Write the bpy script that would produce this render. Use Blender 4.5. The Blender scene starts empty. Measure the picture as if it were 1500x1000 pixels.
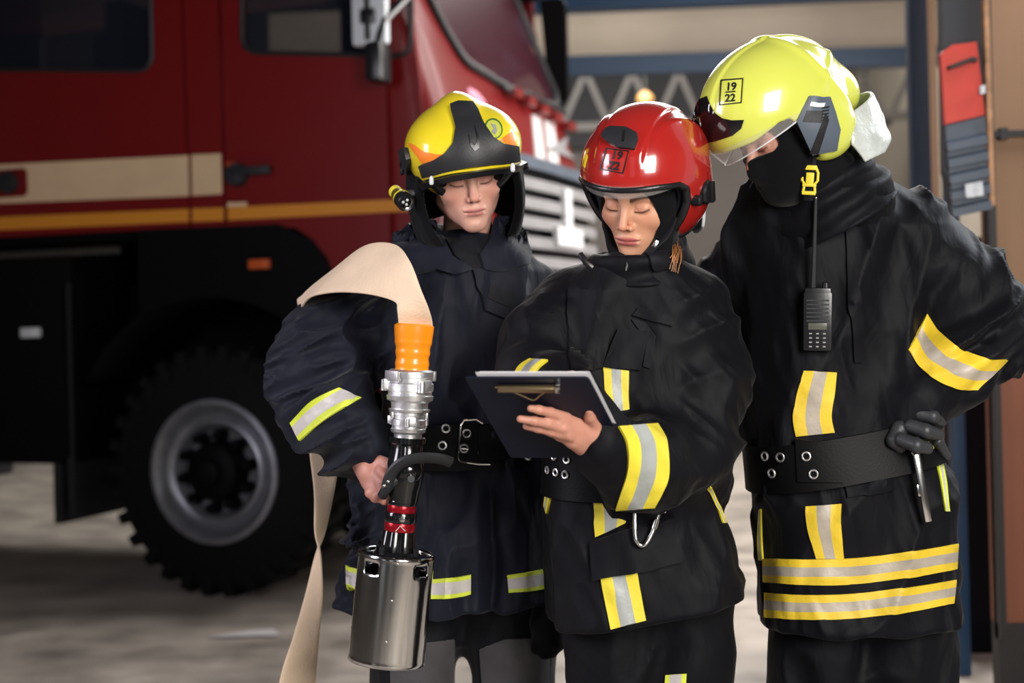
import bpy, bmesh, math, random
import numpy as np
from mathutils import Vector, Matrix
from mathutils.geometry import delaunay_2d_cdt

sc = bpy.context.scene
C = sc.collection
random.seed(4)
# ---------------------------------------------------------------- camera, world, lights, exposure
CAM_H, FPX, HOR = 1.36, 2083.333, 470.0
cd = bpy.data.cameras.new('camera')
cd.lens, cd.sensor_width = 50.0, 36.0
cd.shift_y = -0.02
cd.clip_start = 0.05
cd.dof.use_dof = True
cd.dof.focus_distance = 2.95
cd.dof.aperture_fstop = 2.2
cam = bpy.data.objects.new('camera', cd)
ROLL = math.radians(1.5)      # the photographer held the camera slightly rolled
CR = np.array([math.cos(ROLL), 0, -math.sin(ROLL)]); CU = np.array([math.sin(ROLL), 0, math.cos(ROLL)])
cam.matrix_world = Matrix(((CR[0], CU[0], 0, 0), (0, 0, -1, 0), (CR[2], CU[2], 0, CAM_H), (0, 0, 0, 1)))
C.objects.link(cam)
sc.camera = cam

sc.view_settings.view_transform = 'Standard'
sc.view_settings.look = 'None'
sc.view_settings.gamma = 1.0
sc.view_settings.use_curve_mapping = False
sc.view_settings.exposure = 0.0

wd = bpy.data.worlds.new('hall_ambient')
sc.world = wd
wd.use_nodes = True
wd.node_tree.nodes['Background'].inputs[0].default_value = (0.86, 0.92, 1.0, 1)
wd.node_tree.nodes['Background'].inputs[1].default_value = 0.45

def area(name, loc, target, sx, sy, power, col):
    ld = bpy.data.lights.new(name, 'AREA')
    ld.shape = 'RECTANGLE'; ld.size = sx; ld.size_y = sy
    ld.energy = power; ld.color = col
    o = bpy.data.objects.new(name, ld)
    o.location = loc
    o.rotation_euler = (Vector(target) - Vector(loc)).to_track_quat('-Z', 'Y').to_euler()
    C.objects.link(o)
    return o
area('face_key_light', (1.35, -0.1, 2.15), (0.15, 3.1, 1.40), 1.1, 1.7, 150, (1.0, 0.95, 0.9))  # key lamp added near the camera for the faces, standing in for gate daylight
area('left_fill', (-2.6, 2.0, 2.3), (-0.3, 3.3, 1.2), .8, 1.6, 60, (0.93, 0.88, 1.0))  # fill lamp added at the left to light the man's sleeve
area('side_door_daylight', (2.9, 4.5, 3.2), (0.9, 3.1, 1.4), 1.4, 1.6, 100, (0.86, 0.93, 1.0))
area('truck_front_fill', (3.3, 6.9, 2.5), (0.2, 7.6, 2.0), 1.2, 1.6, 170, (1.0, 0.95, 0.92))  # lamp added inside the hall to brighten the truck front
area('far_gate_daylight', (0.8, 11.8, 5.7), (1.4, 11.9, 0), 3.2, 3.2, 700, (1.0, 0.97, 0.93))
area('mid_hall_fill', (2.2, 7.2, 4.2), (0.9, 6.6, 0), 2.2, 2.2, 110, (1.0, 0.95, 0.9))  # lamp added under the closed roof to brighten the middle of the hall

# ---------------------------------------------------------------- helpers
def W(px, py, Y):
    return np.array([0, 0, CAM_H]) + Y * (np.array([0, 1.0, 0]) + (px - 750.0) / FPX * CR - (py - HOR) / FPX * CU)
def V3(*a):
    return np.array(a, dtype=float)

def smooth(me):
    me.polygons.foreach_set('use_smooth', np.ones(len(me.polygons), dtype=bool))

def link(name, me, mats, parent=None, sm=True, auto=None):
    if not isinstance(mats, (list, tuple)): mats = [mats]
    for m in mats: me.materials.append(m)
    if sm: smooth(me)
    if auto is not None:
        me.set_sharp_from_angle(angle=math.radians(auto))
    o = bpy.data.objects.new(name, me)
    C.objects.link(o)
    if parent is not None:
        o.parent = parent
    return o

def empty(name, loc, label=None, cat=None, group=None):
    o = bpy.data.objects.new(name, None)
    o.empty_display_size = 0.1
    o.location = loc
    C.objects.link(o)
    tag(o, label, cat, group)
    return o

def tag(o, label=None, cat=None, group=None, kind=None):
    if label: o['label'] = label
    if cat: o['category'] = cat
    if group: o['group'] = group
    if kind: o['kind'] = kind
    return o

def adopt(child, parent):
    """parent keeping the world place (parents are unrotated)"""
    child.parent = parent
    bpy.context.view_layer.update()
    child.matrix_parent_inverse = parent.matrix_world.inverted()
    return child

def pydata(name, v, f):
    me = bpy.data.meshes.new(name)
    me.from_pydata([tuple(map(float, p)) for p in v], [], [tuple(int(i) for i in q) for q in f])
    me.update()
    return me

class MB:
    """collects shapes and links them as ONE mesh object, in world coordinates"""
    def __init__(s): s.v = []; s.f = []; s.m = []
    def add(s, v, f, mi=0):
        n = len(s.v); s.v += [np.array(p, float) for p in v]
        s.f += [tuple(i + n for i in q) for q in f]; s.m += [mi] * len(f)
    def box(s, c, h, R=None, mi=0, bev=0.0):
        bm = bmesh.new(); bmesh.ops.create_cube(bm, size=2.0)
        for q in bm.verts: q.co = Vector((q.co.x * h[0], q.co.y * h[1], q.co.z * h[2]))
        if bev > 0: bmesh.ops.bevel(bm, geom=bm.edges[:], offset=bev, segments=2, affect='EDGES', profile=0.6)
        R = np.eye(3) if R is None else np.array(R)
        bm.verts.index_update()
        s.add([R @ np.array(q.co) + np.array(c, float) for q in bm.verts], [[w.index for w in f.verts] for f in bm.faces], mi)
        bm.free()
    def lathe(s, prof, a, axis, n=32, mi=0, cap=True, ref=None, sq=None, flute=None):
        """prof: list of (t, r) along axis from point a"""
        ax = np.array(axis, float); ax /= np.linalg.norm(ax)
        u = np.cross(ax, (0, 0, 1) if abs(ax[2]) < .9 else (0, 1, 0)) if ref is None else np.array(ref, float)
        u = u - ax * np.dot(u, ax); u /= np.linalg.norm(u); w = np.cross(ax, u)
        a = np.array(a, float); v = []; f = []
        for (t, r) in prof:
            for k in range(n):
                th = 2 * math.pi * k / n
                rr = r * (1 + (flute[1] * math.cos(flute[0] * th) if flute else 0))
                v.append(a + ax * t + rr * (math.cos(th) * u * (sq or 1) + math.sin(th) * w))
        m = len(prof)
        for i in range(m - 1):
            for k in range(n):
                k2 = (k + 1) % n
                f.append((i * n + k, i * n + k2, (i + 1) * n + k2, (i + 1) * n + k))
        if cap:
            f.append(tuple(range(n - 1, -1, -1))); f.append(tuple((m - 1) * n + k for k in range(n)))
        s.add(v, f, mi)
    def tube(s, pts, r, n=10, mi=0, closed=False, sq=1.0):
        pts = [np.array(p, float) for p in pts]; N = len(pts)
        rs = r if isinstance(r, (list, tuple)) else [r] * N
        v = []; f = []; up = None
        for i, p in enumerate(pts):
            if closed: d = pts[(i + 1) % N] - pts[i - 1]
            else: d = pts[min(i + 1, N - 1)] - pts[max(i - 1, 0)]
            d = d / (np.linalg.norm(d) + 1e-12)
            if up is None: up = np.cross(d, (0.13, 0.2, 0.97)); 
            up = up - d * np.dot(up, d); up /= np.linalg.norm(up); w = np.cross(d, up)
            for k in range(n):
                th = 2 * math.pi * k / n
                v.append(p + rs[i] * (math.cos(th) * up * sq + math.sin(th) * w))
        for i in range(N if closed else N - 1):
            j = (i + 1) % N
            for k in range(n):
                k2 = (k + 1) % n
                f.append((i * n + k, i * n + k2, j * n + k2, j * n + k))
        if not closed:
            f.append(tuple(range(n - 1, -1, -1))); f.append(tuple((N - 1) * n + k for k in range(n)))
        s.add(v, f, mi)
    def sphere(s, c, r, R=None, mi=0, n=16):
        bm = bmesh.new(); bmesh.ops.create_uvsphere(bm, u_segments=n, v_segments=n // 2 + 2, radius=1.0)
        r = (r, r, r) if not hasattr(r, '__len__') else r
        R = np.eye(3) if R is None else np.array(R); bm.verts.index_update()
        s.add([R @ (np.array(q.co) * np.array(r)) + np.array(c, float) for q in bm.verts], [[w.index for w in f.verts] for f in bm.faces], mi)
        bm.free()
    def torus(s, c, axis, R_, r, n=24, m=8, mi=0, ell=1.0, ref=None):
        ax = np.array(axis, float); ax /= np.linalg.norm(ax)
        u = np.cross(ax, (0, 0, 1) if abs(ax[2]) < .9 else (0, 1, 0)) if ref is None else np.array(ref, float)
        u = u - ax * np.dot(u, ax); u /= np.linalg.norm(u); w = np.cross(ax, u)
        s.tube([np.array(c) + R_ * (math.cos(t) * u * ell + math.sin(t) * w) for t in np.linspace(0, 2 * math.pi, n, endpoint=False)], r, m, mi, closed=True)
    def prism(s, poly, depth, mi=0):
        """poly: list of 3D points (planar); depth: 3D vector"""
        n = len(poly); v = [np.array(p, float) for p in poly] + [np.array(p, float) + np.array(depth, float) for p in poly]
        f = [tuple(range(n)), tuple(range(2 * n - 1, n - 1, -1))] + [(k, n + k, n + (k + 1) % n, (k + 1) % n) for k in range(n)]
        s.add(v, f, mi)
    def build(s, name, mats, parent=None, sm=True, auto=35, bevel=0):
        me = pydata(name, s.v, s.f)
        bm = bmesh.new(); bm.from_mesh(me); bmesh.ops.recalc_face_normals(bm, faces=bm.faces); bm.to_mesh(me); bm.free()
        if max(s.m or [0]) > 0: me.polygons.foreach_set('material_index', s.m)
        o = link(name, me, mats, None, sm, auto)
        if bevel:
            b = o.modifiers.new('bevel', 'BEVEL'); b.width = bevel; b.segments = 2; b.limit_method = 'ANGLE'
        if parent is not None: adopt(o, parent)
        return o

def catmull(P, n=8, closed=False):
    P = [np.array(p, float) for p in P]; out = []; N = len(P)
    for i in range(N if closed else N - 1):
        g = (lambda k: P[k % N]) if closed else (lambda k: P[min(max(k, 0), N - 1)])
        a, b, c, d = g(i - 1), g(i), g(i + 1), g(i + 2)
        for k in range(n):
            t = k / n
            out.append(0.5 * (2 * b + (c - a) * t + (2 * a - 5 * b + 4 * c - d) * t * t + (3 * b - a - 3 * c + d) * t ** 3))
    if not closed: out.append(P[-1])
    return out

def rot(yaw, pitch, roll):
    return np.array(Matrix.Rotation(math.radians(yaw), 3, 'Z') @ Matrix.Rotation(math.radians(pitch), 3, 'X') @ Matrix.Rotation(math.radians(roll), 3, 'Y'))
class Frame:
    def __init__(s, O, R): s.O = np.array(O, float); s.R = np.array(R, float)
    def w(s, *p): return s.O + s.R @ np.array(p, float)
    def d(s, *p): return s.R @ np.array(p, float)
    def loc(s, P): return (P - s.O) @ s.R

# ---------------------------------------------------------------- materials
def rgb(r, g, b):
    f = lambda c: ((c / 255 + 0.055) / 1.055) ** 2.4 if c > 10 else c / 255 / 12.92
    return (f(r), f(g), f(b), 1)
def mat(name, col, rough=0.5, metal=0.0, bump=0.0, bscale=40, var=0.0, vscale=6, coat=0.0, sheen=0.0, trans=0.0, alpha=1.0, emit=None, estr=0, spec=None, ior=None, bstretch=None, detail=4, rvar=0.0, attr=None):
    m = bpy.data.materials.new(name); m.use_nodes = True
    nt = m.node_tree; N = nt.nodes; L = nt.links; b = N['Principled BSDF']
    b.inputs['Base Color'].default_value = col
    b.inputs['Roughness'].default_value = rough
    b.inputs['Metallic'].default_value = metal
    b.inputs['Coat Weight'].default_value = coat
    b.inputs['Coat Roughness'].default_value = 0.06
    b.inputs['Sheen Weight'].default_value = sheen
    b.inputs['Sheen Roughness'].default_value = 0.4
    b.inputs['Transmission Weight'].default_value = trans
    b.inputs['Alpha'].default_value = alpha
    if spec is not None: b.inputs['Specular IOR Level'].default_value = spec
    if ior: b.inputs['IOR'].default_value = ior
    if emit: b.inputs['Emission Color'].default_value = emit; b.inputs['Emission Strength'].default_value = estr
    tc = N.new('ShaderNodeTexCoord')
    src = tc.outputs['Object']
    if bump or var or rvar:
        if bstretch:
            mp = N.new('ShaderNodeMapping'); mp.inputs['Scale'].default_value = bstretch
            L.new(src, mp.inputs[0]); bsrc = mp.outputs[0]
        else: bsrc = src
    if bump:
        t = N.new('ShaderNodeTexNoise'); t.inputs['Scale'].default_value = bscale; t.inputs['Detail'].default_value = detail
        L.new(bsrc, t.inputs['Vector'])
        bp = N.new('ShaderNodeBump'); bp.inputs['Strength'].default_value = bump; bp.inputs['Distance'].default_value = 0.01
        L.new(t.outputs['Fac'], bp.inputs['Height']); L.new(bp.outputs[0], b.inputs['Normal'])
    if var:
        t2 = N.new('ShaderNodeTexNoise'); t2.inputs['Scale'].default_value = vscale; t2.inputs['Detail'].default_value = 6
        L.new(bsrc, t2.inputs['Vector'])
        mx = N.new('ShaderNodeMix'); mx.data_type = 'RGBA'; mx.blend_type = 'MULTIPLY'; mx.inputs[0].default_value = 1.0
        cr = N.new('ShaderNodeMapRange'); cr.inputs[1].default_value = .3; cr.inputs[2].default_value = .7
        cr.inputs[3].default_value = 1 - var; cr.inputs[4].default_value = 1 + var
        L.new(t2.outputs['Fac'], cr.inputs[0])
        cb = N.new('ShaderNodeCombineColor'); [L.new(cr.outputs[0], cb.inputs[i]) for i in range(3)]
        mx.inputs[6].default_value = col; L.new(cb.outputs[0], mx.inputs[7]); L.new(mx.outputs[2], b.inputs['Base Color'])
    if rvar:
        t3 = N.new('ShaderNodeTexNoise'); t3.inputs['Scale'].default_value = vscale * 2
        mr = N.new('ShaderNodeMapRange'); mr.inputs[1].default_value = .3; mr.inputs[2].default_value = .7
        mr.inputs[3].default_value = max(0, rough - rvar); mr.inputs[4].default_value = min(1, rough + rvar)
        L.new(bsrc, t3.inputs['Vector']); L.new(t3.outputs['Fac'], mr.inputs[0]); L.new(mr.outputs[0], b.inputs['Roughness'])
    if attr:
        a = N.new('ShaderNodeAttribute'); a.attribute_name = attr
        L.new(a.outputs['Color'], b.inputs['Base Color'])
    return m

def fabric(name, col, rough=.62, sheen=.25, weave=900, wb=.12, crease=.35, var=.12):
    """woven aramid cloth: fine weave bump over soft creases"""
    m = mat(name, col, rough, sheen=sheen, spec=.16)
    nt = m.node_tree; N = nt.nodes; L = nt.links; b = N['Principled BSDF']
    tc = N.new('ShaderNodeTexCoord')
    mp = N.new('ShaderNodeMapping'); mp.inputs['Scale'].default_value = (1, 1, .45); mp.inputs['Rotation'].default_value = (0.2, .35, 0)
    L.new(tc.outputs['Object'], mp.inputs[0])
    n1 = N.new('ShaderNodeTexNoise'); n1.inputs['Scale'].default_value = 13; n1.inputs['Detail'].default_value = 3; n1.inputs['Distortion'].default_value = .6
    L.new(mp.outputs[0], n1.inputs['Vector'])
    b1 = N.new('ShaderNodeBump'); b1.inputs['Strength'].default_value = crease; b1.inputs['Distance'].default_value = .02
    L.new(n1.outputs['Fac'], b1.inputs['Height'])
    n2 = N.new('ShaderNodeTexNoise'); n2.inputs['Scale'].default_value = weave; n2.inputs['Detail'].default_value = 2
    L.new(tc.outputs['Object'], n2.inputs['Vector'])
    b2 = N.new('ShaderNodeBump'); b2.inputs['Strength'].default_value = wb; b2.inputs['Distance'].default_value = .002
    L.new(n2.outputs['Fac'], b2.inputs['Height']); L.new(b1.outputs[0], b2.inputs['Normal']); L.new(b2.outputs[0], b.inputs['Normal'])
    n3 = N.new('ShaderNodeTexNoise'); n3.inputs['Scale'].default_value = 5; n3.inputs['Detail'].default_value = 5
    L.new(tc.outputs['Object'], n3.inputs['Vector'])
    cr = N.new('ShaderNodeValToRGB')
    cr.color_ramp.elements[0].position = .3; cr.color_ramp.elements[1].position = .7
    cr.color_ramp.elements[0].color = tuple(c * (1 - var) for c in col[:3]) + (1,)
    cr.color_ramp.elements[1].color = tuple(min(1, c * (1 + var)) for c in col[:3]) + (1,)
    L.new(n3.outputs['Fac'], cr.inputs[0]); L.new(cr.outputs[0], b.inputs['Base Color'])
    return m

M = {}
M['navy'] = fabric('navy_aramid', (0.0022, 0.0022, 0.0042, 1), sheen=.04)
M['navy_blue'] = fabric('faded_navy_aramid', (0.0080, 0.0095, 0.0180, 1), sheen=.08)
M['black_cloth'] = fabric('black_cloth', (0.006, 0.006, 0.009, 1), sheen=.1)
M['knit'] = fabric('black_knit', (0.0028, 0.0028, 0.004, 1), rough=.95, sheen=.12, weave=500, wb=.3)
M['grey_cloth'] = fabric('grey_cloth', (0.075, 0.07, 0.075, 1), var=.3)
M['yellow'] = mat('fluorescent_yellow_tape', (0.74, 0.62, 0.040, 1), .55, bump=.15, bscale=60, var=.10, vscale=20)
M['lime'] = mat('fluorescent_lime_tape', (0.66, 0.76, 0.06, 1), .55, bump=.15, bscale=60, var=.08, vscale=20)
M['amber_tape'] = mat('amber_yellow_tape', (0.76, 0.54, 0.028, 1), .55, bump=.15, bscale=60, var=.12, vscale=16)
M['dull_silver'] = mat('worn_beige_silver_tape', (0.42, 0.37, 0.30, 1), .45, bump=.15, bscale=60, var=.22, vscale=16)
M['silver'] = mat('retroreflective_silver_tape', (0.34, 0.36, 0.34, 1), .42, metal=.0, bump=.15, bscale=60, var=.12, vscale=24)
M['pale_silver'] = mat('pale_silver_tape', (0.56, 0.53, 0.50, 1), .42, bump=.15, bscale=60, var=.12, vscale=24)
M['black_plastic'] = mat('black_plastic', (0.008, 0.008, 0.010, 1), .32, bump=.03, bscale=90)
M['matt_black'] = mat('matt_black_plastic', (0.014, 0.015, 0.018, 1), .5, bump=.05, bscale=200)
M['rubber'] = mat('black_rubber', (0.012, 0.012, 0.014, 1), .6, bump=.1, bscale=80)
M['leather'] = mat('black_leather', (0.0022, 0.0020, 0.0024, 1), .5, bump=.05, bscale=220, spec=.16)
M['steel'] = mat('brushed_steel', (0.70, 0.69, 0.67, 1), .14, metal=1, bump=.02, bscale=30, bstretch=(6, 6, .4))
M['chrome'] = mat('chrome', (0.72, 0.71, 0.69, 1), .14, metal=1)
M['alu'] = mat('cast_aluminium', (0.82, 0.82, 0.82, 1), .42, metal=1, bump=.12, bscale=70, var=.15, vscale=30)
M['bronze'] = mat('tarnished_clip_metal', (0.42, 0.33, 0.20, 1), .28, metal=1)

# ---------------------------------------------------------------- distance-field sculpting
def nrm(P): return np.sqrt(np.einsum('ij,ij->i', P, P))
def sph(P, c, r): return nrm(P - np.asarray(c)) - r
def ell(P, c, r):
    r = np.asarray(r, float); Q = P - np.asarray(c)
    k0 = nrm(Q / r); k1 = nrm(Q / (r * r)) + 1e-9
    return k0 * (k0 - 1) / k1
def cone(P, a, b, r1, r2):
    a = np.asarray(a, float); b = np.asarray(b, float); ba = b - a
    t = np.clip(((P - a) @ ba) / (ba @ ba), 0, 1)
    return nrm(P - a - t[:, None] * ba) - (r1 + (r2 - r1) * t)
def boxd(P, c, h, r=0.0, R=None):
    Q = P - np.asarray(c)
    if R is not None: Q = Q @ np.asarray(R)
    q = np.abs(Q) - (np.asarray(h) - r)
    return nrm(np.maximum(q, 0)) + np.minimum(q.max(axis=1), 0) - r
def smin(a, b, k):
    h = np.maximum(k - np.abs(a - b), 0) / k
    return np.minimum(a, b) - h * h * k * .25
def smax(a, b, k): return -smin(-a, -b, k)
def _hash(ix, iy, iz):
    n = (ix.astype(np.int64) * 73856093) ^ (iy.astype(np.int64) * 19349663) ^ (iz.astype(np.int64) * 83492791)
    n = (n ^ (n >> 13)) * 1274126177
    n = n ^ (n >> 16)
    return ((n & 0xffff).astype(np.float32)) / 32767.5 - 1
def noise(P):
    i = np.floor(P); f = P - i; i = i.astype(np.int64); f = f * f * (3 - 2 * f)
    r = 0
    for a in (0, 1):
        for b in (0, 1):
            for c in (0, 1):
                w = (f[:, 0] if a else 1 - f[:, 0]) * (f[:, 1] if b else 1 - f[:, 1]) * (f[:, 2] if c else 1 - f[:, 2])
                r = r + w * _hash(i[:, 0] + a, i[:, 1] + b, i[:, 2] + c)
    return r
def folds(P, sx, sz, amp, seed=0, tilt=0.0):
    """soft ridged cloth folds, long along z (leaning by tilt)"""
    Q = np.stack([(P[:, 0] + tilt * P[:, 2]) * sx + seed, P[:, 1] * sx + seed * 1.7, P[:, 2] * sz], 1)
    n = noise(Q); m = noise(Q * 2.1 + 7.3)
    return amp * ((1 - 2.2 * np.abs(n)) * .8 + .35 * m)

class Loft:
    """stack of superelliptic sections ordered by height"""
    def __init__(s, secs, n=2.4, cap=.03):
        secs = sorted(secs, key=lambda q: q[0]); s.z = np.array([q[0] for q in secs])
        s.c = np.array([q[1:5] for q in secs], float); s.n = n; s.cap = cap
    def __call__(s, P):
        z = P[:, 2]; zc = np.clip(z, s.z[0], s.z[-1])
        cx, cy, rx, ry = (np.interp(zc, s.z, s.c[:, k]) for k in range(4))
        n = s.n
        k = (np.abs((P[:, 0] - cx) / rx) ** n + np.abs((P[:, 1] - cy) / ry) ** n) ** (1 / n)
        d = (k - 1) * np.minimum(rx, ry)
        dz = np.maximum(s.z[0] - z, z - s.z[-1])
        return smax(d, dz, s.cap)
def sec(py, xl, xr, Y, ry):
    a = W(xl, py, Y); b = W(xr, py, Y)
    return (a[2], (a[0] + b[0]) / 2, Y, (b[0] - a[0]) / 2, ry)

def surf(sdf, lo, hi, h, B=8, newton=True):
    lo = np.asarray(lo, float); hi = np.asarray(hi, float)
    nb = np.ceil((hi - lo) / (h * B)).astype(int); n = nb * B + 1
    cb = np.stack(np.meshgrid(*[(np.arange(k) + .5) * B * h for k in nb], indexing='ij'), -1).reshape(-1, 3) + lo
    dc = sdf(cb)
    act = np.abs(dc) < B * h * .87 * 1.5 + .012
    F = np.ones(tuple(n), np.float32)
    sg = np.where(dc.reshape(nb) < 0, -1.0, 1.0).astype(np.float32)
    F[:-1, :-1, :-1] = sg.repeat(B, 0).repeat(B, 1).repeat(B, 2)
    ai = np.argwhere(act.reshape(nb))
    g = np.stack(np.meshgrid(*[np.arange(B + 1)] * 3, indexing='ij'), -1).reshape(-1, 3)
    for s0 in range(0, len(ai), 400):
        blk = ai[s0:s0 + 400]
        idx = (blk[:, None, :] * B + g[None]).reshape(-1, 3)
        v = sdf(idx * h + lo).astype(np.float32)
        F[idx[:, 0], idx[:, 1], idx[:, 2]] = v
    S = F < 0
    cnt = np.zeros(tuple(n - 1), np.int8)
    for a in (0, 1):
        for b in (0, 1):
            for c in (0, 1):
                cnt += S[a:n[0] - 1 + a, b:n[1] - 1 + b, c:n[2] - 1 + c]
    cells = np.argwhere((cnt > 0) & (cnt < 8))
    vid = -np.ones(tuple(n - 1), np.int64); vid[cells[:, 0], cells[:, 1], cells[:, 2]] = np.arange(len(cells))
    acc = np.zeros((len(cells), 3)); num = np.zeros(len(cells))
    for ax in range(3):
        o1, o2 = [k for k in range(3) if k != ax]
        for a in (0, 1):
            for b in (0, 1):
                p0 = cells.copy(); p0[:, o1] += a; p0[:, o2] += b; p1 = p0.copy(); p1[:, ax] += 1
                f0 = F[p0[:, 0], p0[:, 1], p0[:, 2]]; f1 = F[p1[:, 0], p1[:, 1], p1[:, 2]]
                m = (f0 < 0) != (f1 < 0)
                t = np.clip(f0[m] / (f0[m] - f1[m]), 0, 1)
                pt = p0[m].astype(float); pt[:, ax] += t
                acc[m] += pt; num[m] += 1
    v = acc / num[:, None] * h + lo
    quads = []
    for ax in range(3):
        o1, o2 = [(1, 2), (2, 0), (0, 1)][ax]
        sl0 = [slice(None)] * 3; sl1 = [slice(None)] * 3
        sl0[ax] = slice(0, -1); sl1[ax] = slice(1, None)
        A = S[tuple(sl0)]; Bq = S[tuple(sl1)]
        e = np.argwhere(A != Bq)
        e = e[(e[:, o1] > 0) & (e[:, o2] > 0) & (e[:, o1] < n[o1] - 1) & (e[:, o2] < n[o2] - 1)]
        inside = A[e[:, 0], e[:, 1], e[:, 2]]
        def cell(d1, d2):
            c = e.copy(); c[:, o1] -= d1; c[:, o2] -= d2
            return vid[c[:, 0], c[:, 1], c[:, 2]]
        q = np.stack([cell(1, 1), cell(0, 1), cell(0, 0), cell(1, 0)], 1)
        q[~inside] = q[~inside][:, ::-1]
        quads.append(q)
    q = np.concatenate(quads); q = q[(q >= 0).all(1)]
    if newton:
        for _ in range(1):
            d = sdf(v); gr = grad(sdf, v, h * .5)
            v = v - gr * np.clip(d, -h * .5, h * .5)[:, None]
    return v, q
def grad(sdf, P, e=.001):
    g = np.stack([sdf(P + d) - sdf(P - d) for d in np.eye(3) * e], 1)
    return g / (nrm(g)[:, None] + 1e-9)
def mesh_np(name, v, q):
    me = bpy.data.meshes.new(name)
    me.vertices.add(len(v)); me.vertices.foreach_set('co', np.asarray(v, np.float32).ravel())
    k = q.shape[1]
    me.loops.add(len(q) * k); me.loops.foreach_set('vertex_index', q.astype(np.int32).ravel())
    me.polygons.add(len(q)); me.polygons.foreach_set('loop_start', np.arange(0, len(q) * k, k, dtype=np.int32))
    me.update(calc_edges=True); me.validate()
    return me
def sculpt(name, sdf, lo, hi, h, m, parent=None, auto=None, colour=None):
    v, q = surf(sdf, lo, hi, h)
    me = mesh_np(name, v, q)
    if colour is not None: paint(me, colour(v))
    o = link(name, me, m, None, True, auto)
    if parent is not None: adopt(o, parent)
    return o
def paint(me, cols):
    a = me.color_attributes.new('tint', 'FLOAT_COLOR', 'POINT')
    a.data.foreach_set('color', np.concatenate([cols, np.ones((len(cols), 1))], 1).astype(np.float32).ravel())

def trace(sdf, O, D, t0, t1, steps=70):
    """walk rays onto the surface; rays that miss keep their nearest approach"""
    t = np.full(len(O), float(t0)) if np.isscalar(t0) else t0.astype(float).copy()
    best = t.copy(); bd = np.full(len(O), 1e9)
    for _ in range(steps):
        d = sdf(O + D * t[:, None])
        m = np.abs(d) < bd; best[m] = t[m]; bd[m] = np.abs(d[m])
        t = np.minimum(t + d * .7, t1)
    return O + D * best[:, None]
CAMP = np.array([0, 0, CAM_H])
def cast(sdf, uv, near):
    """photo directions -> points of the surface"""
    uv = np.asarray(uv, float)
    D = np.array([[0, 1.0, 0]]) + ((uv[:, 0] - 750) / FPX)[:, None] * CR - ((uv[:, 1] - HOR) / FPX)[:, None] * CU
    D /= nrm(D)[:, None]
    return trace(sdf, np.tile(CAMP, (len(uv), 1)), D, near, near + 1.2)

def solid(name, P, tris, N, off, thick, m, parent, mids=None, auto=40):
    """turn a surface patch into a plate: top off above the surface, thick deep"""
    n = len(P); top = P + N * off; bot = P + N * (off - thick)
    tris = [tuple(t) for t in tris]
    ed = {}
    for t in tris:
        for a, b in zip(t, t[1:] + t[:1]):
            ed[(a, b)] = 1
    side = [(a, b) for (a, b) in ed if (b, a) not in ed]
    f = tris + [tuple(i + n for i in t[::-1]) for t in tris] + [(b, a, a + n, b + n) for a, b in side]
    me = pydata(name, np.concatenate([top, bot]), f)
    if mids is not None:
        me.polygons.foreach_set('material_index', np.array(list(mids) + list(mids) + [mids[0]] * len(side), dtype=np.int32))
    bm = bmesh.new(); bm.from_mesh(me); bmesh.ops.recalc_face_normals(bm, faces=bm.faces); bm.to_mesh(me); bm.free()
    o = link(name, me, m, None, True, auto)
    if parent is not None: adopt(o, parent)
    return o
def fill(poly, step):
    """triangulate a 2D outline with inner points"""
    poly = [tuple(map(float, p)) for p in poly]
    A = np.array(poly); pts = [Vector(p) for p in poly]
    # resample outline
    out = []
    for i in range(len(poly)):
        a, b = A[i], A[(i + 1) % len(poly)]; k = max(1, int(np.linalg.norm(b - a) / step))
        for j in range(k): out.append(a + (b - a) * j / k)
    A = np.array(out); pts = [Vector(p) for p in A]; nb = len(pts)
    xs = np.arange(A[:, 0].min() + step / 2, A[:, 0].max(), step); ys = np.arange(A[:, 1].min() + step / 2, A[:, 1].max(), step)
    for y in ys:
        for x in xs:
            ins = False; j = nb - 1
            for i in range(nb):
                if (A[i, 1] > y) != (A[j, 1] > y) and x < (A[j, 0] - A[i, 0]) * (y - A[i, 1]) / (A[j, 1] - A[i, 1]) + A[i, 0]: ins = not ins
                j = i
            if ins and np.min(np.hypot(A[:, 0] - x, A[:, 1] - y)) > step * .4: pts.append(Vector((x, y)))
    vs, es, fs, *_ = delaunay_2d_cdt(pts, [], [list(range(nb))], 1, 1e-6)
    return np.array([tuple(p) for p in vs]), [tuple(t) for t in fs]
def patch(name, poly, sdf, near, m, off=.003, thick=.006, step=5, parent=None, round_=0, mids=None):
    if round_: poly = catmull([np.array(p) for p in poly], round_, closed=True)
    uv, tri = fill(poly, step)
    P = cast(sdf, uv, near); N = grad(sdf, P, .004)
    return solid(name, P, tri, N, off, thick, m, parent)
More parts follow.
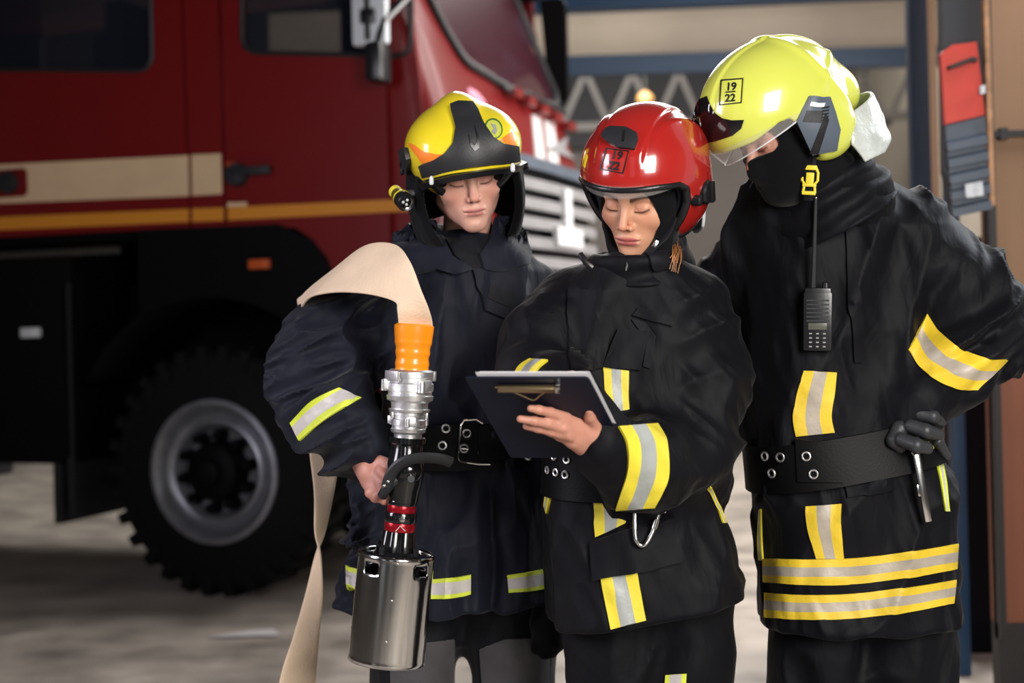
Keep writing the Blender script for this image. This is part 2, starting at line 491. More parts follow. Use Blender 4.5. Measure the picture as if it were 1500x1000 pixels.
def strip(name, A, B, sdf, near, mats, off=.003, thick=.006, parent=None, nu=40, cols=((0, .31, 0), (.31, .69, 1), (.69, 1, 0)), nv=4, bow=0, P3=None):
    """reflective tape between two outlines given in photo directions; columns choose materials"""
    def res(Q):
        Q = catmull(Q, 12); Q = np.array(Q); s = np.r_[0, np.cumsum(np.hypot(*np.diff(Q, axis=0).T))]
        t = np.linspace(0, s[-1], nu + 1); return np.stack([np.interp(t, s, Q[:, 0]), np.interp(t, s, Q[:, 1])], 1)
    A = res(A); B = res(B)
    vs = []; ms = []
    for a, b, mi in cols:
        for k in range(nv): vs.append(a + (b - a) * k / nv); ms.append(mi)
    vs.append(1.0)
    uv = np.concatenate([A * (1 - v) + B * v for v in vs])
    P = cast(sdf, uv, near); N = grad(sdf, P, .004)
    n = nu + 1; q = []; mids = []
    for i in range(len(vs) - 1):
        for k in range(nu):
            q.append((i * n + k, i * n + k + 1, (i + 1) * n + k + 1, (i + 1) * n + k)); mids.append(ms[i])
    return solid(name, P, q, N, off, thick, mats, parent, mids)
def ring(name, c, axis, w, sdf, mats, R0=.16, off=.003, thick=.006, parent=None, n=56, cols=((0, .31, 0), (.31, .69, 1), (.69, 1, 0)), nv=3, skew=None):
    """tape or belt wrapped round a limb: rays fired inward at the axis"""
    c = np.array(c, float); ax = np.array(axis, float); ax /= np.linalg.norm(ax)
    u = np.cross(ax, (0, 1, 0.1)); u /= np.linalg.norm(u); v_ = np.cross(ax, u)
    vs = []; ms = []
    for a, b, mi in cols:
        for k in range(nv): vs.append(a + (b - a) * k / nv); ms.append(mi)
    vs.append(1.0)
    O = []; D = []
    for s in vs:
        for k in range(n):
            th = 2 * math.pi * k / n; dr = math.cos(th) * u + math.sin(th) * v_
            O.append(c + ax * w * (s - .5) + dr * R0); D.append(-dr)
    O = np.array(O); D = np.array(D)
    P = trace(sdf, O, D, 0.0, R0); N = grad(sdf, P, .004)
    q = []; mids = []
    for i in range(len(vs) - 1):
        for k in range(n):
            k2 = (k + 1) % n
            q.append((i * n + k, i * n + k2, (i + 1) * n + k2, (i + 1) * n + k)); mids.append(ms[i])
    return solid(name, P, q, N, off, thick, mats, parent, mids)
# ================================================================ the hall
def plate(name, outer, holes, fn, depth, m, parent=None, kind=None):
    loops = [outer] + list(holes); pts = []; fcs = []
    for lp in loops:
        fcs.append(list(range(len(pts), len(pts) + len(lp)))); pts += [Vector(p) for p in lp]
    vs, es, fs, *_ = delaunay_2d_cdt(pts, [], fcs, 2, 1e-6)
    P = np.array([fn(p.x, p.y) for p in vs]); n = len(P); depth = np.array(depth, float)
    ed = {}
    for t in fs:
        t = list(t)
        for a, b in zip(t, t[1:] + t[:1]): ed[(a, b)] = 1
    side = [(a, b) for (a, b) in ed if (b, a) not in ed]
    f = [tuple(t) for t in fs] + [tuple(i + n for i in t[::-1]) for t in fs] + [(b, a, a + n, b + n) for a, b in side]
    me = pydata(name, np.concatenate([P, P + depth]), f)
    bm = bmesh.new(); bm.from_mesh(me); bmesh.ops.recalc_face_normals(bm, faces=bm.faces); bm.to_mesh(me); bm.free()
    o = link(name, me, m, None, False)
    if parent is not None: adopt(o, parent)
    return o
def rrect(x0, y0, x1, y1, r, n=5):
    out = []
    for cx, cy, a0 in ((x1 - r, y1 - r, 0), (x0 + r, y1 - r, 90), (x0 + r, y0 + r, 180), (x1 - r, y0 + r, 270)):
        for k in range(n + 1):
            a = math.radians(a0 + 90 * k / n); out.append((cx + r * math.cos(a), cy + r * math.sin(a)))
    return out

M['concrete'] = mat('worn_concrete', (0.33, 0.29, 0.25, 1), .5, bump=.25, bscale=30, var=.42, vscale=2.4, rvar=.14, detail=8)
M['wall_beige'] = mat('beige_plaster', (0.30, 0.26, 0.21, 1), .8, bump=.1, bscale=20, var=.12, vscale=1.5)
M['wall_dark'] = mat('grey_plaster', (0.17, 0.15, 0.14, 1), .8, var=.12, vscale=1.2)
M['ceil'] = mat('dark_roof_sheet', (0.05, 0.05, 0.055, 1), .8)
M['beam'] = mat('beige_concrete_beam', (0.42, 0.35, 0.27, 1), .75, var=.08, vscale=2)
M['under_dark'] = mat('near_black_paint', (0.003, 0.004, 0.007, 1), .7, spec=.15)
M['truss'] = mat('grey_truss_paint', (0.07, 0.064, 0.058, 1), .6)
M['blue_steel'] = mat('dark_blue_paint', (0.004, 0.028, 0.070, 1), .5, var=.1)
M['cream_paint'] = mat('cream_paint', (0.52, 0.40, 0.28, 1), .6)
M['gate_shaded'] = mat('orange_brown_gate_shaded', (0.20, 0.060, 0.026, 1), .55, bump=.06, bscale=8, var=.12, vscale=2)
M['gate_lit'] = mat('tan_gate_lit', (0.24, 0.125, 0.060, 1), .55, bump=.06, bscale=8, var=.10, vscale=2)
M['dark_metal'] = mat('dark_metal', (0.014, 0.011, 0.010, 1), .5)

def struct(mb, name, m, **k):
    o = mb.build(name, m, None, sm=False, auto=None, **k); o['kind'] = 'structure'; return o
b = MB(); b.box((-3, 7, -.05), (7.5, 12, .05)); struct(b, 'floor', M['concrete'])
b = MB(); b.box((-3, 7, 6.05), (7.5, 12, .05)); struct(b, 'ceiling', M['ceil'])
b = MB(); b.box((-3, 18.0, 3), (7.5, .1, 3)); struct(b, 'wall_back', M['wall_dark'])
b = MB(); b.box((-10.4, 7, 3), (.1, 12, 3)); struct(b, 'wall_left', M['wall_dark'])
b = MB(); b.box((4.4, 11.5, 3), (.1, 6.6, 3)); struct(b, 'wall_right', M['wall_beige'])
b = MB(); xs_ = [(-10.5, -6.4), (-4.2, -2.3), (-.9, .7), (3.1, 4.5)]
for x0_, x1_ in xs_: b.box(((x0_ + x1_) / 2, -4.95, 2.1), ((x1_ - x0_) / 2, .1, 2.1))
b.box((-3, -4.95, 5.1), (7.5, .1, .9)); struct(b, 'wall_front', M['wall_dark'])
b = MB(); b.box((4.4, -1.2, 3), (.1, 3.7, 3)); struct(b, 'wall_right', M['wall_beige'])
# the deep beige beam and the blue girder that cross the hall
b = MB(); A_, B_ = W(700, 56, 11.0), W(1600, 8, 9.8)
def bar(mb, a, c, hy, hz, mi=0):
    a = np.array(a, float); c = np.array(c, float); d = c - a; L = np.linalg.norm(d); d = d / L
    y = np.cross((0, 0, 1), d); y /= np.linalg.norm(y) + 1e-9; z = np.cross(d, y)
    mb.box((a + c) / 2, (L / 2, hy, hz), np.stack([d, y, z], 1), mi)
bar(b, W(400, 62, 11.2), W(1700, 20, 10.6), .12, .20); o = b.build('ceiling_beam', M['beam'], auto=None, sm=False)
tag(o, 'deep beige concrete beam crossing the hall above the helmets', 'beam')
b = MB(); bar(b, W(700, 5, 10.2), W(1480, -30, 9.7), .08, .09); o = b.build('steel_girder', M['blue_steel'], auto=None, sm=False)
tag(o, 'dark blue girder along the upper side of the beige beam', 'girder')
b = MB(); bar(b, W(640, 104, 10.4), W(1640, 74, 10.4), .06, .07); o = b.build('steel_girder', M['blue_steel'], auto=None, sm=False)
tag(o, 'dark blue girder running just below the deep beige beam', 'girder')
b = MB(); b.box((-3, 17.85, 4.75), (7.4, .05, 1.25)); struct(b, 'shade_band_1', M['ceil'])  # dark band set on the back wall for the shade of the open truss zone
# roof truss further back
t = empty('roof_truss', W(930, 130, 14.5), 'dark lattice roof truss above the red helmet', 'truss')
b = MB(); bar(b, W(760, 108, 14.5), W(1400, 84, 14.5), .05, .04); b.build('top_chord', M['truss'], t, sm=False, auto=None)
b = MB(); bar(b, W(760, 190, 14.5), W(1400, 166, 14.5), .05, .04); b.build('bottom_chord', M['truss'], t, sm=False, auto=None)
for k in range(9):
    x0 = 790 + k * 68
    b = MB(); bar(b, W(x0, 106, 14.5), W(x0 + 34, 184, 14.5), .03, .028); bar(b, W(x0 + 34, 184, 14.5), W(x0 + 68, 104, 14.5), .03, .028)
    b.build('brace', M['truss'], t, sm=False, auto=None)
M['lamp_glass'] = mat('amber_lamp', (0.55, 0.30, 0.10, 1), .4, emit=(1.0, .55, .2, 1), estr=.08)
l = empty('pendant_lamp', W(945, 146, 13.5), 'small amber lamp under the roof truss', 'lamp')
b = MB(); b.lathe([(-.09, .03), (-.07, .07), (0, .085), (.05, .06), (.08, .02)], W(945, 146, 13.5), (0, 0, 1), 20); b.build('lamp_shade', M['lamp_glass'], l)
b = MB(); b.tube([W(945, 146, 13.5) + V3(0, 0, .07), W(945, 146, 13.5) + V3(0, 0, 2.6)], .012, 6); b.build('cord', M['truss'], l)
# dark parked shapes far behind, seen between woman and tall man
M['far_blue'] = mat('far_blue_paint', (0.05, 0.09, 0.30, 1), .4)
M['far_rose'] = mat('far_rose_plastic', (0.45, 0.20, 0.30, 1), .5)
e = empty('hose_cart', W(1088, 640, 15.5), 'low blue and rose cart far behind, between the women and tall firefighter', 'cart')
c = W(1088, 626, 15.5); b = MB(); b.box(c + V3(0, 0, .02), (.16, .2, .14), bev=.03); b.build('cart_box', M['far_blue'], e)
b = MB(); b.box(c + V3(.12, -.1, -.05), (.14, .14, .09), bev=.03); b.build('lid', M['far_rose'], e)
b = MB(); b.lathe([(-.02, .1), (.02, .1)], (c[0], c[1] - .22, .1), (0, 1, 0), 20); b.build('wheel', M['rubber'], e)

# sliding gate on the right
YG = 5.0
g = empty('sliding_gate', (W(1600, 900, YG)[0], YG, 0), 'orange brown sliding gate leaf at the edge of the hall', 'gate')
x0 = W(1452, 600, YG)[0]; zr = W(1475, 197, YG)[2]; zk = W(1475, 912, YG)[2]; zm = W(1475, 480, YG)[2]
b = MB(); b.box(((x0 + 4.3) / 2, YG + .03, (zk + zm) / 2), ((4.3 - x0) / 2, .03, (zm - zk) / 2)); b.build('lower_shaded_part', M['gate_shaded'], g, auto=None, sm=False)  # single leaf; the light's gradient is put into two paint tones
b = MB(); b.box(((x0 + 4.3) / 2, YG + .03, (zm + 4.6) / 2), ((4.3 - x0) / 2, .028, (4.6 - zm) / 2)); b.build('upper_lit_part', M['gate_lit'], g, auto=None, sm=False)
b = MB(); b.box(((x0 + 4.3) / 2, YG + .02, zk / 2), ((4.3 - x0) / 2, .035, zk / 2)); b.build('kick_plate', M['dark_metal'], g, auto=None, sm=False)
b = MB(); b.box(((x0 + 4.3) / 2, YG - .02, zr), ((4.3 - x0) / 2, .012, .011)); b.box((W(1466, 197, YG)[0], YG - .02, zr), (.014, .016, .02)); b.build('rail', M['dark_metal'], g)
b = MB(); b.box((x0 + .012, YG - .005, 2.4), (.012, .03, 2.2)); b.build('edge_strip', M['dark_metal'], g)
# blue posts and cream jambs
def post(name, px_top, px_bot, Y, w, m, label, cat, group=None, z1=5.9):
    a = W(px_top, 0, Y); c = W(px_bot, 900, Y); x = (a[0] + c[0]) / 2
    b = MB(); b.box((x, Y, z1 / 2), (w / 2, w / 2, z1 / 2), bev=.006); o = b.build(name, m, None)
    return tag(o, label, cat, group)
post('steel_post', 1330, 1376, 5.9, .075, M['blue_steel'], 'thick dark blue steel post behind the tall firefighter', 'post', 'blue posts')
post('steel_post', 1377, 1417, 5.3, .05, M['blue_steel'], 'thin dark blue steel post beside the hanging mirror', 'post', 'blue posts')
post('door_jamb', 1356, 1382, 6.3, .06, M['cream_paint'], 'narrow cream jamb between the two blue posts', 'jamb')
xa_, xb_, zt_ = W(1384, 600, 5.65)[0], W(1500, 600, 5.65)[0], W(1420, 348, 5.65)[2]
b = MB(); b.box(((xa_ + xb_) / 2, 5.65, zt_ / 2), ((xb_ - xa_) / 2, .03, zt_ / 2)); o = b.build('dark_partition', M['under_dark'], auto=None, sm=False)
tag(o, 'near-black partition standing behind the thin blue post', 'partition')
# hanging framed mirror, wooden edge; mirrored red truck and grille modelled as coloured sheets
M['mirrored_red'] = mat('mirrored_truck_red', (0.62, 0.045, 0.025, 1), .4, var=.05)
M['slat_grey'] = mat('slat_grey_paint', (0.075, 0.095, 0.125, 1), .4, var=.15)
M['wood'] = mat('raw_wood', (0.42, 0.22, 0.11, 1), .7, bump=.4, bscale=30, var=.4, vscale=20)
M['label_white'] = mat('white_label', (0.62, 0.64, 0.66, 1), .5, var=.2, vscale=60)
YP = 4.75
hp = empty('hanging_mirror', W(1415, 300, YP), 'hanging mirror with wooden edge, its reflected red truck and grey grille built as sheets', 'mirror')
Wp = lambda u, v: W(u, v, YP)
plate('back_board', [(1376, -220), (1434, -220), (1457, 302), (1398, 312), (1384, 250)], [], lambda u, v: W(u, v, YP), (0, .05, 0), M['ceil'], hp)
plate('mirrored_truck', [(1378, 78), (1394, 66), (1431, 61), (1443, 168), (1385, 182)], [], lambda u, v: W(u, v, YP - .02), (0, .03, 0), M['mirrored_red'], hp)
plate('mirrored_grille', [(1385, 184), (1443, 170), (1453, 299), (1398, 311), (1390, 250)], [], lambda u, v: W(u, v, YP - .012), (0, .02, 0), M['slat_grey'], hp)
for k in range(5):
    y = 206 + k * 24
    plate('slat_grey', [(1388 + k * 2, y + 4), (1446 + k * 1.6, y - 8), (1447 + k * 1.6, y + 4), (1389 + k * 2, y + 16)], [], lambda u, v: W(u, v, YP - .035), (0, .025, .012), M['slat_grey'], hp)  # slats of the grille reflected in the mirror
plate('mirrored_label', [(1414, 270), (1439, 265), (1441, 286), (1416, 290)], [], lambda u, v: W(u, v, YP - .045), (0, .012, 0), M['label_white'], hp)
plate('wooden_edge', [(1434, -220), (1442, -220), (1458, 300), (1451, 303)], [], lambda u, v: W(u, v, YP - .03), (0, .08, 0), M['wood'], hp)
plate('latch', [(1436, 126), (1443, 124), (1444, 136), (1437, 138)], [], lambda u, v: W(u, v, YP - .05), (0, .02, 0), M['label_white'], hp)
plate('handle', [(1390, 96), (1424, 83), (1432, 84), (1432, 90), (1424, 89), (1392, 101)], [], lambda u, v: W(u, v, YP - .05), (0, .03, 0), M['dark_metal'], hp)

# ================================================================ fire truck
TA = math.radians(20); P0 = W(310, 680, 7.2); P0[2] = 0
FW = np.array([math.cos(TA), -math.sin(TA), 0]); IN = np.array([math.sin(TA), math.cos(TA), 0])
def T(a, b_, z): return P0 + FW * a + IN * b_ + np.array([0, 0, z])
RT = np.stack([FW, IN, (0, 0, 1)], 1)
def ray(px, py): return np.array([0, 1.0, 0]) + (px - 750) / FPX * CR - (py - HOR) / FPX * CU
def side(px, py, b_=0.0):
    """photo direction -> (a, z) on the truck side plane at depth b_"""
    d = ray(px, py); o = np.array([0, 0, CAM_H]); n = IN
    t = (np.dot(P0 + IN * b_ - o, n)) / np.dot(d, n); q = o + d * t
    return (np.dot(q - P0, FW), q[2])
def S(px, py): return side(px, py)
M['red'] = mat('fire_red_paint', (0.15, 0.003, 0.004, 1), .36, coat=.08, bump=.02, bscale=4)
M['cream'] = mat('cream_reflective_stripe', (0.66, 0.48, 0.30, 1), .5, var=.05)
M['amber'] = mat('amber_stripe', (0.62, 0.24, 0.02, 1), .5)
M['white'] = mat('white_paint', (0.60, 0.58, 0.58, 1), .45)
M['glass'] = mat('dark_cab_glass', (0.012, 0.016, 0.028, 1), .04, trans=.0, spec=.35, alpha=.55)
M['under'] = mat('black_chassis_paint', (0.0016, 0.0016, 0.0024, 1), .6, spec=.12)
M['tyre'] = mat('tyre_rubber', (0.0035, 0.0035, 0.0042, 1), .75, spec=.2, bump=.2, bscale=30)
M['rim'] = mat('grey_rim_steel', (0.30, 0.31, 0.34, 1), .38, metal=.7, var=.15, vscale=12)
M['grille'] = mat('grey_grille_paint', (0.24, 0.24, 0.25, 1), .45, var=.12)
M['lens_orange'] = mat('orange_lens', (0.50, 0.09, 0.02, 1), .3)
M['seat_grey'] = mat('grey_seat_cloth', (0.05, 0.05, 0.06, 1), .8)

tr = empty('fire_truck', T(0, 0, 0), 'large dark red fire truck with cream and amber stripes parked behind', 'truck')
# corner where side meets front
cx = side(652, 200)[0]
aF = cx
zb = 1.80; zt = 3.5
arch = [S(0, 345), S(120, 341), S(250, 335), S(330, 331), S(400, 329), S(432, 333), S(458, 350), S(480, 380), S(495, 420), S(503, 470)]
# cab side below door lines
def plateS(name, outer, holes, b0, th, m, parent): return plate(name, outer, holes, lambda a, z: T(a, b0, z), IN * th, m, parent)
r1 = side(278, 300)[0]; r2 = side(330, 300)[0]
zA = side(130, 341)[1]; zB = side(300, 334)[1]
gp = .006
aR = -4.2
REARWIN = [side(*p) for p in [(-300, -120), (210, -120), (220, -105), (223, 86), (217, 99), (204, 104), (-285, 98), (-300, 85)]]
FRONTWIN = [side(*p) for p in [(370, -120), (590, -120), (602, -100), (602, 66), (596, 78), (584, 82), (374, 77), (360, 71), (355, 56), (356, -100)]]
rear = plateS('rear_door', [(aR, zA + .01), (r1 - gp, zA - .0), (r1 - gp - .02, zt), (aR, zt)],
              [REARWIN], 0, .04, M['red'], tr)
plateS('side_pillar', [(r1 + gp, zB), (r2 - gp, zB), (r2 - gp - .01, zt), (r1 + gp - .02, zt)], [], 0, .05, M['red'], tr)
fd = [(r2 + gp, zB), (side(432, 333))] + [side(458, 350), side(480, 380), side(495, 420), side(503, 470), side(505, 520)] + [(aF - .28, .95), (aF - .12, .95), (aF - .12, 2.5), (aF - .24, zt), (r2 + gp, zt)]
door = plateS('front_door', fd, [FRONTWIN], 0, .04, M['red'], tr)
plateS('window', REARWIN, [], .03, .008, M['glass'], rear)
plateS('window', FRONTWIN, [], .03, .008, M['glass'], door)
for nm, d in (('window_seal', REARWIN), ('window_seal', FRONTWIN)):
    b = MB(); b.tube([T(a, -.002, z) for a, z in d], .014, 6, closed=True); b.build(nm, M['rubber'], rear if d[0][0] < r1 else door)
# stripes (thin plates on the paint)
def stripe(name, pts, m, b0=-.004): plateS(name, [side(*p) for p in pts], [], b0, .006, m, tr)
stripe('cream_stripe', [(-260, 254), (276, 227.5), (277, 287), (-260, 308)], M['cream'])
stripe('cream_stripe', [(281, 227), (324, 225), (326, 284), (282, 286.5)], M['cream'])
stripe('amber_stripe', [(-260, 329), (277, 306), (277, 325), (-260, 348)], M['amber'])
stripe('amber_stripe', [(282, 305.5), (328, 304), (328, 323), (282, 325)], M['amber'])
stripe('amber_stripe', [(334, 303.5), (560, 293), (600, 291), (600, 309), (334, 322.5)], M['amber'])
stripe('amber_stripe', [(334, 297), (362, 296), (362, 302), (334, 303)], M['cream'], -.008)
# door handles
def handle(parent, px, py, L):
    a, z = side(px, py); b = MB()
    b.lathe([(-.05, .0), (-.045, .055), (-.01, .062), (.01, .062)], T(a, -.005, z), IN, 20)
    b.box(T(a + L / 2, -.04, z + .012), (L / 2, .018, .022), RT, bev=.008)
    b.build('handle', M['matt_black'], parent)
handle(door, 350, 256, .20)
a, z = side(22, 268)
plateS('handle_recess', rrect(a - .3, z - .075, a + .085, z + .075, .03), [], -.012, .012, M['red'], rear)
handle(rear, 16, 268, .06)
b = MB(); a, z = side(342, 242); b.box(T(a, -.01, z), (.03, .012, .014), RT, bev=.004); b.build('side_marker', M['lens_orange'], tr)
# front: plan curve x vertical profile
Wd = 2.40
plan = [(-.30, -.0), (-.12, .0), (-.05, .018), (0, .07), (.03, .16), (.055, .5), (.07, 1.1), (.055, 1.7), (.03, 2.04), (0, 2.13), (-.05, 2.182), (-.12, 2.2), (-.3, 2.2)]
prof = [(.62, -.04), (.95, .0), (1.6, .03), (2.1, .02), (2.22, -.01), (2.55, -.10), (2.75, -.16), (2.95, -.24), (3.2, -.34), (3.5, -.46)]
def pf(z): return float(np.interp(z, [p[0] for p in prof], [p[1] for p in prof]))
def front(u, z, off=0.0):
    """u: distance over the width 0..2.4 ; returns the point of the front skin"""
    bb = [p[1] for p in plan[1:12]]; aa = [p[0] for p in plan[1:12]]
    pa = float(np.interp(u, bb, aa)); k = min(1, max(0, (pa + .12) / .12))
    return T(aF + pa + pf(z) * k - (1 - k) * 0 + off, u, z)
def front_pt(px, py):
    """photo direction -> (u, z) on the front skin"""
    d = ray(px, py); o = np.array([0, 0, CAM_H]); lo = 6.0; best = None
    for t in np.linspace(6, 10.5, 900):
        q = o + d * t; r = q - P0; a = r @ FW; u = r @ IN; z = q[2]
        if 0 <= u <= 2.2:
            pa = float(np.interp(u, [p[1] for p in plan[1:12]], [p[0] for p in plan[1:12]]))
            if a < aF + pa + pf(z): return (u, z)
    return (max(0, min(2.2, (o + d * 8 - P0) @ IN)), (o + d * 8)[2])
pl = catmull([np.array(p) for p in plan], 4); zz = []
for i in range(len(prof) - 1):
    zz += list(np.linspace(prof[i][0], prof[i + 1][0], 4)[:-1])
zz.append(3.5)
v = []; f = []
for z in zz:
    for p in pl:
        k = min(1, max(0, (p[0] + .3) / .3)); v.append(T(aF + p[0] + pf(z) * k, p[1], z))
n = len(pl)
for i in range(len(zz) - 1):
    for k in range(n - 1): f.append((i * n + k, i * n + k + 1, (i + 1) * n + k + 1, (i + 1) * n + k))
me = pydata('cab_front', v, f); fr = link('cab_front', me, M['red'], None, True); adopt(fr, tr)
sm_ = fr.modifiers.new('thickness', 'SOLIDIFY'); sm_.thickness = .03; sm_.offset = -1
# windscreen lies on the front skin
def on_front(name, pts_px, m, off, th, parent=tr, rnd=0, step=.05, uvpts=None):
    uv = uvpts or [front_pt(*p) for p in pts_px]
    if rnd: uv = [tuple(p) for p in catmull([np.array(p) for p in uv], rnd, closed=True)]
    q, tri = fill(uv, step); P = np.array([front(x, z, off) for x, z in q])
    return solid(name, P, tri, np.tile(FW, (len(P), 1)), 0, th, m, parent, auto=30)
ws = on_front('windscreen', None, M['glass'], .012, .02, uvpts=[(.30, 3.4), (.32, 2.98), (.44, 2.72), (.7, 2.66), (1.2, 2.62), (1.7, 2.64), (1.98, 2.70), (2.08, 2.95), (2.06, 3.4)])
b = MB(); b.tube([front(u, z, .02) for u, z in catmull([np.array(p) for p in [(.30, 3.4), (.31, 2.98), (.43, 2.71), (.7, 2.65), (1.2, 2.61), (1.7, 2.63), (1.99, 2.69), (2.09, 2.95), (2.07, 3.4)]], 5)], .022, 8); b.build('windscreen_seal', M['rubber'], tr)
# grille
gz0, gz1 = 1.30, 2.16
gr = on_front('grille_frame', None, M['under'], .03, .05, uvpts=[(.45, gz0), (2.02, gz0), (2.02, gz1), (.45, gz1)], step=.1)
for k in range(8):
    z0 = gz0 + .03 + k * .102
    on_front('grille_slat', None, M['grille'], .085, .045, uvpts=[(.5, z0), (1.99, z0), (1.99, z0 + .058), (.5, z0 + .058)], step=.12)
on_front('grille_trim', None, M['slat_grey'], .08, .06, uvpts=[(.42, gz1), (2.05, gz1), (2.05, gz1 + .07), (.42, gz1 + .07)], step=.1)
u0, z0 = front_pt(806, 310)
on_front('badge_bar', None, M['label_white'], .11, .03, uvpts=[(u0 - .06, z0 - .11), (u0 + .06, z0 - .11), (u0 + .06, z0 + .12), (u0 - .06, z0 + .12)], step=.06)
on_front('badge_foot', None, M['label_white'], .115, .03, uvpts=[(u0 - .24, z0 - .2), (u0 + .24, z0 - .2), (u0 + .24, z0 - .1), (u0 - .24, z0 - .1)], step=.06)
on_front('white_stripe', [(777, 168), (789, 172), (797, 240), (783, 236)], M['white'], .012, .012)
on_front('white_stripe', [(795, 176), (809, 182), (817, 250), (802, 243)], M['white'], .012, .012)
on_front('emblem', [(828, 200), (842, 216), (838, 234), (824, 218)], M['grille'], .02, .02)
on_front('hood_marking', [(683, 128), (694, 134), (708, 150), (700, 152), (682, 138)], mat('pink_sticker', (0.75, .30, .42, 1), .5), .015, .015)
for k in range(5):
    u, z = front_pt(742 + k * 20, 138 + k * 12)
    b = MB(); b.box(front(u, z, .03), (.05, .07, .025), RT, bev=.012); b.build('wiper_hinge', M['red'], tr)
b = MB(); q = [front(*front_pt(722, 130), .06), front(*front_pt(760, 140), .07), front(*front_pt(815, 168), .06)]; b.tube(q, .012, 8); b.build('wiper', M['rubber'], tr)
# bumper, roof, floor, back of the cab
b = MB(); b.box(T(aF - .05, 1.1, .78), (.22, 1.12, .24), RT, bev=.05); b.build('bumper', M['grille'], tr)
b = MB(); b.box(T((aR + aF) / 2 - .3, 1.1, zt + .02), ((aF - aR) / 2 - .05, 1.1, .03), RT); b.build('roof', M['red'], tr)
b = MB(); b.box(T((aR + aF) / 2 - .1, 1.1, zA - .01), ((aF - aR) / 2 - .1, 1.04, .03), RT); b.build('cab_floor', M['under'], tr)
plateS('far_side', [(aR, zA), (aF - .12, zA), (aF - .24, zt), (aR, zt)], [rrect(side(356, 50)[0], side(480, 78)[1], side(602, 40)[0] + .1, zt - .15, .06), REARWIN], 2.14, .04, M['under'], tr)
# seats and steering inside
for (a, nm) in ((side(455, 60)[0], 'seat'), (side(60, 60)[0], 'seat'), (side(160, 60)[0], 'seat')):
    b = MB(); b.box(T(a, .8, 2.55), (.09, .25, .5), RT, bev=.05); b.box(T(a, .8, 3.12), (.07, .16, .14), RT, bev=.04); b.build(nm, M['seat_grey'], tr)
# wing mirrors
M['mirror_pale'] = mat('pale_mirror_housing', (0.60, 0.64, 0.68, 1), .35)
a, z = side(545, 30); d_ = ray(545, 30)
b = MB(); q = side(575, 100); b.box(T(q[0], -.16, q[1]), (.045, .07, .095), RT, bev=.03)
b.tube([T(q[0], -.16, q[1] + .08), T(q[0] + .03, -.15, q[1] + .2), T(q[0] + .1, -.03, q[1] + .33)], .022, 8); b.build('wing_mirror', M['black_plastic'], tr)
q = side(543, 26, -.14); b = MB(); b.box(T(q[0], -.14, q[1]), (.092, .03, .135), RT, bev=.028); b.build('wing_mirror', M['mirror_pale'], tr)
b = MB(); b.box(T(q[0] + .005, -.178, q[1] - .0), (.035, .02, .035), RT, bev=.01); b.tube([T(q[0], -.18, q[1] - .11), T(q[0], -.18, q[1] + .40), T(q[0] + .2, -.02, q[1] + .5)], .013, 8); b.build('mirror_arm', M['black_plastic'], tr)
# wheel arch lining, chassis, steps
def arch_pts(r, b0, a0=0, n=24, z0=.66): return [T(a0 + r * math.cos(t), b0, z0 + r * math.sin(t)) for t in np.linspace(math.radians(5), math.radians(150), n)]
b = MB(); v = []; f = []
for b0 in (0.015, .75):
    v += arch_pts(.86, b0)
n = 24
f = [(k, k + 1, n + k + 1, n + k) for k in range(n - 1)]; me = pydata('arch', v, f); o = link('wheel_arch', me, M['under'], None, True); adopt(o, tr); s_ = o.modifiers.new('t', 'SOLIDIFY'); s_.thickness = .03
plateS('wheel_arch_flare', [(.86 * math.cos(t), .66 + .86 * math.sin(t)) for t in np.linspace(math.radians(-2), math.radians(118), 20)] + [(-.4, zB + .01), (.42, zB + .0)] + [side(458, 350), side(480, 378), side(500, 430), side(506, 520)] + [(1.02, .75)], [], -.012, .03, M['under'], tr)
b = MB(); b.box(T(-1.9, .28, 1.22), (1.06, .26, .55), RT, bev=.03); b.build('equipment_box', M['under'], tr)
b = MB(); b.box(T(-1.6, 1.2, .78), (2.5, .42, .2), RT); b.build('chassis_rail', M['under'], tr)
b = MB(); b.box(T(.1, .78, 1.08), (1.15, .02, .76), RT); b.build('inner_fender', M['under'], tr)
b = MB(); b.box(T(-2.6, .6, 1.3), (1.7, .05, .5), RT); b.build('chassis_panel', M['under'], tr)
b = MB(); b.box(T(-.87, .32, 1.0), (.02, .3, .62), RT); b.build('mudguard', M['rubber'], tr)
b = MB(); b.box(T(-1.0, .35, .66), (.025, .28, .32), RT, bev=.005); b.build('mud_flap', M['rubber'], tr)
q = side(45, 487); b = MB(); b.box(T(q[0], -.0, q[1]), (.055, .02, .026), RT, bev=.008); b.build('side_lamp', M['label_white'], tr)
q = side(384, 387); b = MB(); b.box(T(q[0], -.025, q[1]), (.055, .02, .024), RT, bev=.008); b.build('side_marker', M['lens_orange'], tr)
b = MB(); b.box(T(-2.4, .9, .62), (.2, .3, .15), RT, bev=.03); b.build('air_tank', M['blue_steel'], tr)
